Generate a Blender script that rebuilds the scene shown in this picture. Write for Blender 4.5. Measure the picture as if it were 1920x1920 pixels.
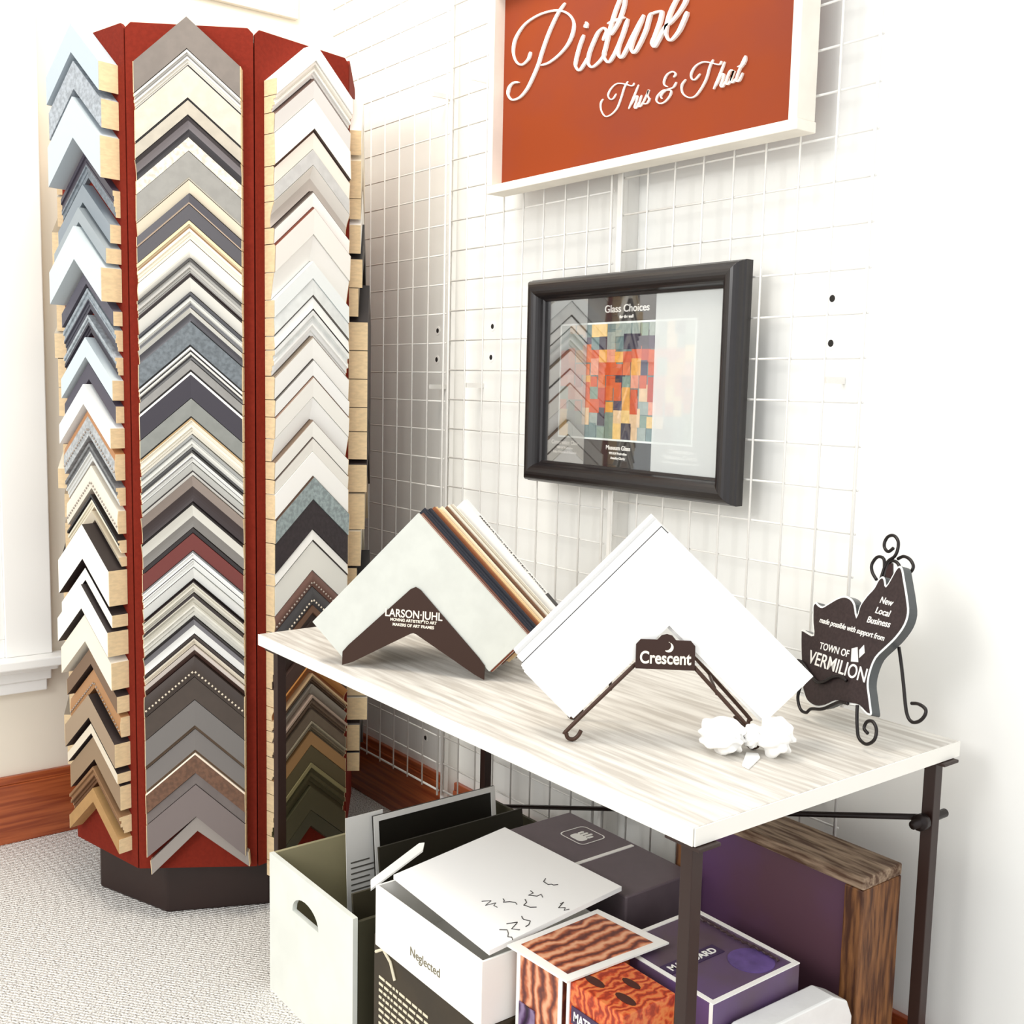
import bpy, bmesh, math, random, json
from mathutils import Vector, Matrix
for o in list(bpy.data.objects): bpy.data.objects.remove(o)
SC = bpy.context.scene; COL = SC.collection
# ---------------------------------------------------------------- camera, world, lamps, exposure
CAM = json.loads('{"right":[0.609604,0.792404,0.021853],"up":[-0.103134,0.051949,0.99331],"back":[0.785968,-0.60778,0.113392]}')
cd = bpy.data.cameras.new('camera'); cam = bpy.data.objects.new('camera', cd); COL.objects.link(cam)
r_, u_, b_ = CAM['right'], CAM['up'], CAM['back']
cam.matrix_world = Matrix(((r_[0], u_[0], b_[0], 0), (r_[1], u_[1], b_[1], 0), (r_[2], u_[2], b_[2], 1.2714), (0, 0, 0, 1)))
cd.sensor_width = 36; cd.lens = 2050 / 1920 * 36; cd.clip_start = .02
SC.camera = cam
W = bpy.data.worlds.new('world'); SC.world = W; W.use_nodes = True
bg = W.node_tree.nodes['Background']; bg.inputs[0].default_value = (.96, .98, 1, 1); bg.inputs[1].default_value = 1.0
def area(name, loc, target, size, sy, power, color):
    l = bpy.data.lights.new(name, 'AREA'); l.shape = 'RECTANGLE'; l.size = size; l.size_y = sy; l.energy = power; l.color = color
    o = bpy.data.objects.new(name, l); COL.objects.link(o); o.location = loc
    o.rotation_euler = (Vector(target) - Vector(loc)).to_track_quat('-Z', 'Y').to_euler(); return o
area('added_key_light', (-.9, -2.4, 2.5), (-1.7, 1.6, .9), 1.1, 1.1, 38, (1, .985, .96))  # unseen key light added high at the front for soft grid shadows
area('added_corner_fill_light', (-1.9, .75, 3.1), (-2.75, 1.66, .9), .7, .7, 20, (1, .90, .76))  # unseen warm fill added to brighten the wall corner behind the rack
SC.view_settings.view_transform = 'Standard'; SC.view_settings.look = 'None'
SC.view_settings.gamma = 1; SC.view_settings.use_curve_mapping = False
SC.view_settings.exposure = .42
# ---------------------------------------------------------------- helpers
def lin(h):
    c = [int(h[i:i+2], 16) / 255 for i in (0, 2, 4)]
    c = [x / 12.92 if x <= .04045 else ((x + .055) / 1.055) ** 2.4 for x in c]; k = .52 + .48 * min(1, (sum(c) / 3 / .72) ** .8)
    return tuple(x * k for x in c) + (1,)
MC = {}
def mat(h, rough=.5, metal=0, noise=0, scale=20, stretch=(1, 1, 1), bump=0, h2=None, spec=.5, coat=0, key=None):
    k = (h, rough, metal, noise, scale, stretch, bump, h2, spec, coat, key)
    if k in MC: return MC[k]
    m = bpy.data.materials.new('mat_' + h); m.use_nodes = True; nt = m.node_tree; n = nt.nodes; p = n['Principled BSDF']
    p.inputs['Base Color'].default_value = lin(h); p.inputs['Roughness'].default_value = rough; p.inputs['Metallic'].default_value = metal
    p.inputs['Specular IOR Level'].default_value = spec; p.inputs['Coat Weight'].default_value = coat
    if noise or bump:
        tc = n.new('ShaderNodeTexCoord'); mp = n.new('ShaderNodeMapping'); mp.inputs['Scale'].default_value = stretch
        nz = n.new('ShaderNodeTexNoise'); nz.inputs['Scale'].default_value = scale; nz.inputs['Detail'].default_value = 6
        nt.links.new(tc.outputs['Object'], mp.inputs[0]); nt.links.new(mp.outputs[0], nz.inputs['Vector'])
        if noise:
            cr = n.new('ShaderNodeValToRGB'); a = lin(h); b = lin(h2) if h2 else tuple(x * (1 - noise) for x in a[:3]) + (1,)
            cr.color_ramp.elements[0].position = .38; cr.color_ramp.elements[1].position = .62
            cr.color_ramp.elements[0].color = b; cr.color_ramp.elements[1].color = a
            nt.links.new(nz.outputs['Fac'], cr.inputs[0]); nt.links.new(cr.outputs[0], p.inputs['Base Color'])
        if bump:
            bp = n.new('ShaderNodeBump'); bp.inputs['Strength'].default_value = bump; bp.inputs['Distance'].default_value = .004
            nt.links.new(nz.outputs['Fac'], bp.inputs['Height']); nt.links.new(bp.outputs[0], p.inputs['Normal'])
    MC[k] = m; return m
class MB:
    def __init__(s): s.v = []; s.f = []; s.m = []
    def add(s, vs, fs, mi=0):
        b = len(s.v); s.v += [tuple(v) for v in vs]; s.f += [tuple(b + i for i in f) for f in fs]; s.m += [mi] * len(fs); return s
    def box(s, x0, x1, y0, y1, z0, z1, mi=0):
        vs = [(x, y, z) for x in (x0, x1) for y in (y0, y1) for z in (z0, z1)]
        return s.add(vs, [(0, 1, 3, 2), (4, 6, 7, 5), (0, 4, 5, 1), (2, 3, 7, 6), (0, 2, 6, 4), (1, 5, 7, 3)], mi)
    def prism(s, pts, fn, d0, d1, mi=0):          # pts: 2D polygon; fn(u, v, d) -> 3D
        n = len(pts); vs = [fn(p[0], p[1], d0) for p in pts] + [fn(p[0], p[1], d1) for p in pts]
        return s.add(vs, [tuple(range(n))[::-1], tuple(range(n, 2 * n))] + [(i, (i + 1) % n, n + (i + 1) % n, n + i) for i in range(n)], mi)
    def tube(s, pts, r, mi=0, seg=8, close=False):
        pts = [Vector(p) for p in pts]; rings = []; n = len(pts); up = None
        for i, p in enumerate(pts):
            t = (pts[min(i + 1, n - 1)] - pts[max(i - 1, 0)]).normalized()
            if up is None: up = t.orthogonal().normalized()
            up = (up - t * up.dot(t)).normalized(); sd = t.cross(up)
            rr = r[i] if isinstance(r, (list, tuple)) else r
            rings.append([p + (up * math.cos(a) + sd * math.sin(a)) * rr for a in [2 * math.pi * k / seg for k in range(seg)]])
        vs = [v for g in rings for v in g]; fs = []
        for i in range(n - 1):
            for k in range(seg): a = i * seg + k; b = i * seg + (k + 1) % seg; fs.append((a, b, b + seg, a + seg))
        fs += [tuple(range(seg))[::-1], tuple(range((n - 1) * seg, n * seg))]
        return s.add(vs, fs, mi)
    def cyl(s, c, r, z0, z1, seg=24, mi=0):
        return s.prism([(c[0] + r * math.cos(2 * math.pi * k / seg), c[1] + r * math.sin(2 * math.pi * k / seg)) for k in range(seg)], lambda u, v, d: (u, v, d), z0, z1, mi)
    def build(s, name, mats, parent=None, smooth=False, bevel=0, **tags):
        me = bpy.data.meshes.new(name); me.from_pydata(s.v, [], s.f)
        for m in (mats if isinstance(mats, (list, tuple)) else [mats]): me.materials.append(m)
        for p, mi in zip(me.polygons, s.m): p.material_index = mi; p.use_smooth = smooth
        bm = bmesh.new(); bm.from_mesh(me); bmesh.ops.recalc_face_normals(bm, faces=bm.faces); bm.to_mesh(me); bm.free()
        o = bpy.data.objects.new(name, me); COL.objects.link(o)
        if parent is not None:
            o.parent = parent; o.matrix_parent_inverse = (Matrix.Translation(parent.location) if parent.type == 'EMPTY' else parent.matrix_world).inverted()
        if bevel:
            b = o.modifiers.new('bevel', 'BEVEL'); b.width = bevel; b.segments = 2; b.limit_method = 'ANGLE'
        tag(o, **tags); return o
def tag(o, label=None, cat=None, group=None, kind=None):
    if label: o['label'] = label
    if cat: o['category'] = cat
    if group: o['group'] = group
    if kind: o['kind'] = kind
    return o
def empty(name, loc, label, cat, group=None):
    o = bpy.data.objects.new(name, None); COL.objects.link(o); o.location = loc; o.empty_display_size = .05
    return tag(o, label, cat, group)
def struct(name, mb, m, **k): return mb.build(name, m, kind='structure', **k)
def smooth_path(P, n=6):
    P = [Vector(p) for p in P]; out = []
    for i in range(len(P) - 1):
        p0, p1, p2, p3 = P[max(i - 1, 0)], P[i], P[i + 1], P[min(i + 2, len(P) - 1)]
        for k in range(n):
            t = k / n; out.append(.5 * ((2 * p1) + (p2 - p0) * t + (2 * p0 - 5 * p1 + 4 * p2 - p3) * t * t + (3 * p1 - p0 - 3 * p2 + p3) * t ** 3))
    return out + [P[-1]]
def text(name, body, size, origin, ux, uy, m, parent, width=None, ext=.0006, bold=0, shear=0, align='LEFT', label=None, spacing=1):
    c = bpy.data.curves.new(name, 'FONT'); c.body = body; c.size = size; c.extrude = ext; c.offset = bold; c.shear = shear; c.align_x = align; c.space_character = spacing
    t = bpy.data.objects.new(name, c); COL.objects.link(t); bpy.context.view_layer.update()
    me = bpy.data.meshes.new_from_object(t.evaluated_get(bpy.context.evaluated_depsgraph_get())); bpy.data.objects.remove(t)
    ux = Vector(ux).normalized(); uy = Vector(uy).normalized(); uz = ux.cross(uy)
    xs = [v.co.x for v in me.vertices]; sc = 1
    if width: sc = width / (max(xs) - min(xs))
    for v in me.vertices: v.co = Vector(origin) + ux * v.co.x * sc + uy * v.co.y + uz * v.co.z
    me.materials.clear(); me.materials.append(m)
    o = bpy.data.objects.new(name, me); COL.objects.link(o); o.parent = parent
    o.matrix_parent_inverse = (Matrix.Translation(parent.location) if parent.type == 'EMPTY' else parent.matrix_world).inverted()
    if label: o['label'] = label
    return o
white = mat('f4f3ee', .5); XC, YG, YW = -3.113, 1.618, 1.678
black = mat('1d1413', .35, spec=.6); ironm = mat('241a1a', .35, .3)
# ---------------------------------------------------------------- setting
def carpet():
    m = bpy.data.materials.new('carpet'); m.use_nodes = True; nt = m.node_tree; n = nt.nodes; L = nt.links; p = n['Principled BSDF']; p.inputs['Roughness'].default_value = .95; p.inputs['Specular IOR Level'].default_value = .1
    tc = n.new('ShaderNodeTexCoord')
    a = n.new('ShaderNodeTexNoise'); a.inputs['Scale'].default_value = 240; a.inputs['Detail'].default_value = 3; L.new(tc.outputs['Object'], a.inputs['Vector'])
    cr = n.new('ShaderNodeValToRGB'); e = cr.color_ramp.elements; e[0].position = .36; e[0].color = lin('aaa5a0'); e[1].position = .56; e[1].color = lin('fbf9f4')
    x = e.new(.46); x.color = lin('dfdbd5'); L.new(a.outputs['Fac'], cr.inputs[0])
    w = n.new('ShaderNodeTexWave'); w.inputs['Scale'].default_value = 38; w.inputs['Distortion'].default_value = 1.5; w.inputs['Detail'].default_value = 2
    mp = n.new('ShaderNodeMapping'); mp.inputs['Rotation'].default_value = (0, 0, .9); L.new(tc.outputs['Object'], mp.inputs[0]); L.new(mp.outputs[0], w.inputs['Vector'])
    mx = n.new('ShaderNodeMix'); mx.data_type = 'RGBA'; mx.blend_type = 'MULTIPLY'; mx.inputs[0].default_value = .18
    L.new(cr.outputs[0], mx.inputs[6]); L.new(w.outputs['Color'], mx.inputs[7]); L.new(mx.outputs[2], p.inputs['Base Color'])
    ad = n.new('ShaderNodeMath'); ad.operation = 'ADD'; L.new(a.outputs['Fac'], ad.inputs[0]); L.new(w.outputs['Fac'], ad.inputs[1])
    bp = n.new('ShaderNodeBump'); bp.inputs['Strength'].default_value = .5; bp.inputs['Distance'].default_value = .006; L.new(ad.outputs[0], bp.inputs['Height']); L.new(bp.outputs[0], p.inputs['Normal'])
    return m
struct('floor', MB().box(XC - .1, 1.6, -3, YW + .1, -.05, 0), carpet())
struct('wall_right', MB().box(XC - .1, 1.6, YW, YW + .1, 0, 3), mat('f3f3ef', .8, noise=.02, scale=3, bump=.05))
struct('wall_back', MB().box(XC - .1, XC, -3, YW, 0, 3), mat('f3ead8', .8, noise=.025, scale=3, bump=.05))
wood = mat('cc6a38', .35, noise=.4, scale=7, stretch=(14, .6, 14), h2='a84a22', coat=.3)
struct('baseboard_back', MB().box(XC, XC + .018, -3, YW - .018, 0, .165).box(XC, XC + .014, -3, YW - .018, .165, .187), wood, bevel=.002)
wood2 = mat('cc6a38', .35, noise=.4, scale=7, stretch=(.6, 14, 14), h2='a84a22', coat=.3)
struct('baseboard_right', MB().box(XC + .02, 1.6, YW - .018, YW, 0, .165).box(XC + .02, 1.6, YW - .014, YW, .165, .187), wood2, bevel=.002)
# window on the back wall: casing, stool and apron in view, sash beyond the frame
ww = mat('fbfaf6', .35)
win = MB().box(XC, XC + .025, .685, .805, .52, 2.3).box(XC, XC + .025, -.4, -.28, .52, 2.3).box(XC, XC + .03, -.42, .82, 2.3, 2.43)
struct('window_1', win, ww, bevel=.003)
wo = bpy.data.objects['window_1']
MB().box(XC + .001, XC + .075, -.45, .835, .494, .52).box(XC + .001, XC + .045, -.43, .815, .478, .494).build('window_sill', ww, wo, bevel=.004)
MB().box(XC + .001, XC + .03, -.41, .80, .45, .478).box(XC + .001, XC + .022, -.40, .79, .418, .45).build('window_apron', ww, wo, bevel=.003)
MB().box(XC + .001, XC + .02, -.28, .685, .52, .57).box(XC + .001, XC + .02, -.28, .685, 1.38, 1.43).box(XC + .001, XC + .02, -.28, -.23, .57, 1.38).box(XC + .001, XC + .02, .635, .685, .57, 1.38).box(XC + .001, XC + .012, -.28, .685, 1.43, 2.3).build('window_sash', ww, wo, bevel=.002)
MB().box(XC + .004, XC + .008, -.23, .635, .57, 1.38).build('window_pane', mat('dfe9ee', .03, spec=1), bpy.data.objects['window_sash'])
v = empty('wall_vent', (XC, 1.35, 2.4), 'shallow white vent frame high on the cream wall, cut by the top of the photo', 'vent')
MB().box(XC, XC + .018, 1.05, 1.55, 2.345, 2.37).box(XC, XC + .018, 1.05, 1.075, 2.37, 2.7).box(XC, XC + .018, 1.525, 1.55, 2.37, 2.7).box(XC, XC + .018, 1.05, 1.55, 2.7, 2.725).build('frame', mat('f7f1e4', .6), v, bevel=.002)
MB().box(XC, XC + .006, 1.075, 1.525, 2.37, 2.7).build('grille', mat('efe8da', .6), v)
# ---------------------------------------------------------------- wire grid panels
gridm = mat('e8e6e1', .4, spec=.4)
for (x0, zoff, lab) in ((-3.01, 0, 'leftmost white wire grid panel, beside the corner behind the rack'), (-2.379, .006, 'middle white wire grid panel, behind the left half of the black picture frame'), (-1.737, .028, 'rightmost white wire grid panel, ending the row')):
    g = empty('wire_grid_panel', (x0 + .305, YG, .169), lab, 'wire grid', 'wire grid panels on the right wall')
    z0 = .169 + zoff; n = 30; z1 = z0 + n * .0758
    m = MB()
    for i in range(1, 8): m.tube([(x0 + i * .0762, YG, z0 - .006), (x0 + i * .0762, YG, z1 + .006)], .0021, seg=6)
    m.build('upright_wires', gridm, g, smooth=True)
    m = MB()
    for k in range(1, n): m.tube([(x0 - .004, YG + .0045, z0 + k * .0758), (x0 + .6136, YG + .0045, z0 + k * .0758)], .0021, seg=6)
    m.build('cross_wires', gridm, g, smooth=True)
    m = MB()
    for xx in (x0, x0 + .6096): m.tube([(xx, YG, z0 - .012), (xx, YG, z1 + .012)], .003, seg=6)
    for zz in (z0, z1): m.tube([(x0, YG + .0045, zz), (x0 + .6096, YG + .0045, zz)], .003, seg=6)
    m.build('border_wires', gridm, g, smooth=True)
    for zz in (z0 + .0758 * 4.5, z0 + .0758 * 14.5, z0 + .0758 * 24.5):
        for xx in (x0 + .0762, x0 + .5334): MB().box(xx - .003, xx + .003, YG + .0065, YW - .001, zz - .006, zz + .006).build('wall_bracket', gridm, g)
for xx, lab in ((-2.389, 'narrow white upright channel between the two left grid panels'), (-1.752, 'narrow white upright channel behind the framed picture, between grid panels')):
    MB().box(xx - .009, xx + .009, YG + .008, YG + .022, .12, 2.6).box(xx - .004, xx + .004, YG + .022, YW, .12, 2.6).build('grid_upright', gridm, label=lab, cat='upright', bevel=.001)
hole = mat('2a2320', .8)
for i, (x, z, lab) in enumerate([(-2.518, 1.42, 'upper of the two dark screw holes left of the framed picture nearest the rack'), (-2.521, 1.342, 'lower of the two dark screw holes nearest the rack'), (-2.267, 1.424, 'upper dark screw hole just left of the framed picture'), (-2.271, 1.346, 'lower dark screw hole just left of the framed picture'), (-1.238, 1.443, 'upper dark screw hole right of the framed picture'), (-1.236, 1.363, 'lower dark screw hole right of the framed picture'), (-2.552, .266, 'dark screw hole in the wall below the tabletop')]):
    MB().prism([(x + .006 * math.cos(a * .524), z + .0065 * math.sin(a * .524)) for a in range(12)], lambda u, v, d: (u, d, v), YW - .0015, YW, 0).prism([(x + .012 * math.cos(a * .524), z + .012 * math.sin(a * .524)) for a in range(12)], lambda u, v, d: (u, d, v), YW - .001, YW, 1).build('screw_hole', [hole, mat('f8f7f3', .7)], label=lab, cat='screw hole', group='screw holes in the wall')
# ---------------------------------------------------------------- sample rack
RX, RY, RR, RA = -2.686, 1.121, .362, -.955
AP = RR * math.cos(math.pi / 8); ZT, ZB = 2.038, .124
felt = mat('96301f', .85, noise=.12, scale=120, bump=.15, spec=.15)
rack = empty('sample_display_rack', (RX, RY, 0), 'tall octagonal tower rack covered in dark red felt, standing in the corner', 'display rack')
def vtx(k, r=RR): t = RA + k * math.pi / 4; return (RX + r * math.cos(t), RY + r * math.sin(t))
for k in range(8):
    a, b = Vector(vtx(k) + (0,)), Vector(vtx(k + 1) + (0,)); e = (b - a).normalized(); n = Vector((e.y, -e.x, 0))
    p = a + e * .0015; w = (b - a).length - .003; q = -n * .012
    pts = [(0, ZB), (w, ZB), (w, ZT - .012), (w - .012, ZT), (.012, ZT), (0, ZT - .012)]
    ins = .005
    MB().prism(pts, lambda u, vv, d: tuple(p + e * (u if d == 0 else (ins + u * (w - 2 * ins) / w)) + q * d + Vector((0, 0, vv))), 0, 1).build('panel', felt, rack, bevel=.0015)
MB().prism([vtx(k, RR - .02) for k in range(8)], lambda u, v, d: (u, v, d), ZB + .005, ZT - .025).build('core', mat('3a1512', .9), rack)
MB().prism([(RX + .318 * math.cos(-.82 + k * math.pi / 4), RY + .318 * math.sin(-.82 + k * math.pi / 4)) for k in range(8)], lambda u, v, d: (u, v, d), 0, .118).build('base', mat('35180f', .5, noise=.2, scale=8), rack, bevel=.006)
woodend = mat('ecd3a8', .7, noise=.12, scale=60, stretch=(1, 1, 3))
def smat(h, n):
    if n == 0: return mat(h, .42, spec=.5)
    if n == 1: return mat(h, .6, noise=.10, scale=45, stretch=(1, 1, 1))
    if n == 2: return mat(h, .5, noise=.35, scale=110, bump=.2)
    return mat(h, .5)
def hprof(prof, t):
    if prof == 'flat': return 1. if .03 < t < .97 else .93
    if prof == 'bevel': return .95 - .35 * t
    if prof == 'round': return .7 + .3 * math.sin(math.pi * t)
    if prof == 'scoop': return 1 - .45 * math.sin(min(t, 1) * math.pi * .62)
    if prof == 'step': return (1, .82, .9, .72, .62)[min(4, int(t * 5))]
    return .9 + .1 * math.sin(math.pi * t)
def sample(k, z, h, d, prof, stripes, rot, label, group, hw=.117, slope=.87, detail=True, cshift=0):
    am = RA + (k + .5) * math.pi / 4; N = Vector((math.cos(am), math.sin(am), 0)); E = Vector((-math.sin(am), math.cos(am), 0))
    O = Vector((RX, RY, 0)) + N * AP + E * cshift; cr, sr = math.cos(math.radians(rot)), math.sin(math.radians(rot))
    def P(x, dz, out):
        x2 = x * cr - dz * sr; z2 = x * sr + dz * cr; return tuple(O + E * x2 + N * out + Vector((0, 0, z + z2)))
    ts = {0., 1., .03, .97}
    for s_ in stripes: ts.add(min(1., s_[0]))
    if prof in ('round', 'scoop', 'beads'): ts |= {i / 8 for i in range(9)}
    if prof == 'step': ts |= {i / 5 + e for i in range(1, 5) for e in (-.012, .012)}
    ts = sorted(ts); prf = [(0, .0)] + [(t, hprof(prof, t) * d) for t in ts] + [(1, .0)]
    sided = any(s_[2] == 3 for s_ in stripes)
    m = MB(); vs = []
    for (t, o) in prf:
        for x in (-hw, 0, hw): vs.append(P(x, -abs(x) * slope - t * h, max(o, .0004)))
    fs = []; mi = []
    for i in range(len(prf) - 1):
        tm = (prf[i][0] + prf[i + 1][0]) / 2
        si = next((j for j, s_ in enumerate(stripes) if tm <= s_[0] + 1e-6), len(stripes) - 1)
        if sided and (i == 0 or i == len(prf) - 2): si = len(stripes)
        for j in (0, 1): a = i * 3 + j; fs.append((a, a + 1, a + 4, a + 3)); mi.append(si)
    for j in (0, 1): a = (len(prf) - 1) * 3 + j; fs.append((a, a + 1, j + 1, j)); mi.append(0)
    m.v = vs; m.f = fs; m.m = mi
    m.f.append(tuple(i * 3 for i in range(len(prf)))); m.m.append(0); m.f.append(tuple(i * 3 + 2 for i in range(len(prf)))); m.m.append(0)
    mats = [smat(s_[1], s_[2]) for s_ in stripes] + ([mat('3f3432', .5)] if sided else [])
    if not detail: mats.append(woodend); m.m[-1] = m.m[-2] = len(mats) - 1
    o = m.build('corner_sample', mats, label=label, cat='frame corner sample', group=group)
    if detail:
        for sx in (-1, 1):
            c = MB(); c.prism([(t, o_) for t, o_ in prf], lambda t, o_, dd: P(sx * (hw + dd), -hw * slope - t * h, max(o_ * .985, .0005)), .0002, .0016).build('raw_wood_end', woodend, o)
    if prof == 'beads':
        c = MB(); nb = 30
        for i in range(nb):
            x = -hw + (i + .5) * 2 * hw / nb; cc = Vector(P(x, -abs(x) * slope - h * .72, d)); rb = min(.0034, h * .14)
            vs = [cc + E * rb, cc - E * rb, cc + Vector((0, 0, rb)), cc - Vector((0, 0, rb)), cc + N * rb, cc - N * rb * .3]
            c.add(vs, [(0, 2, 4), (2, 1, 4), (1, 3, 4), (3, 0, 4), (2, 0, 5), (1, 2, 5), (3, 1, 5), (0, 3, 5)])
        c.build('beading', mat('e8dcc6' if stripes[0][1] in ('4a3b33', '5d5a5c') else 'b9aca0', .4), o, smooth=True)
    return o
ORD = ['topmost'] + [x + ' from the top' for x in 'second third fourth fifth sixth seventh eighth ninth tenth eleventh twelfth thirteenth fourteenth fifteenth sixteenth seventeenth eighteenth nineteenth twentieth'.split()]
def ordn(i, n):
    if i < 20: return ORD[i]
    j = n - 1 - i; return 'lowest' if j == 0 else ORD[j].replace('top', 'bottom') if j < 20 else 'middle'
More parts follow.
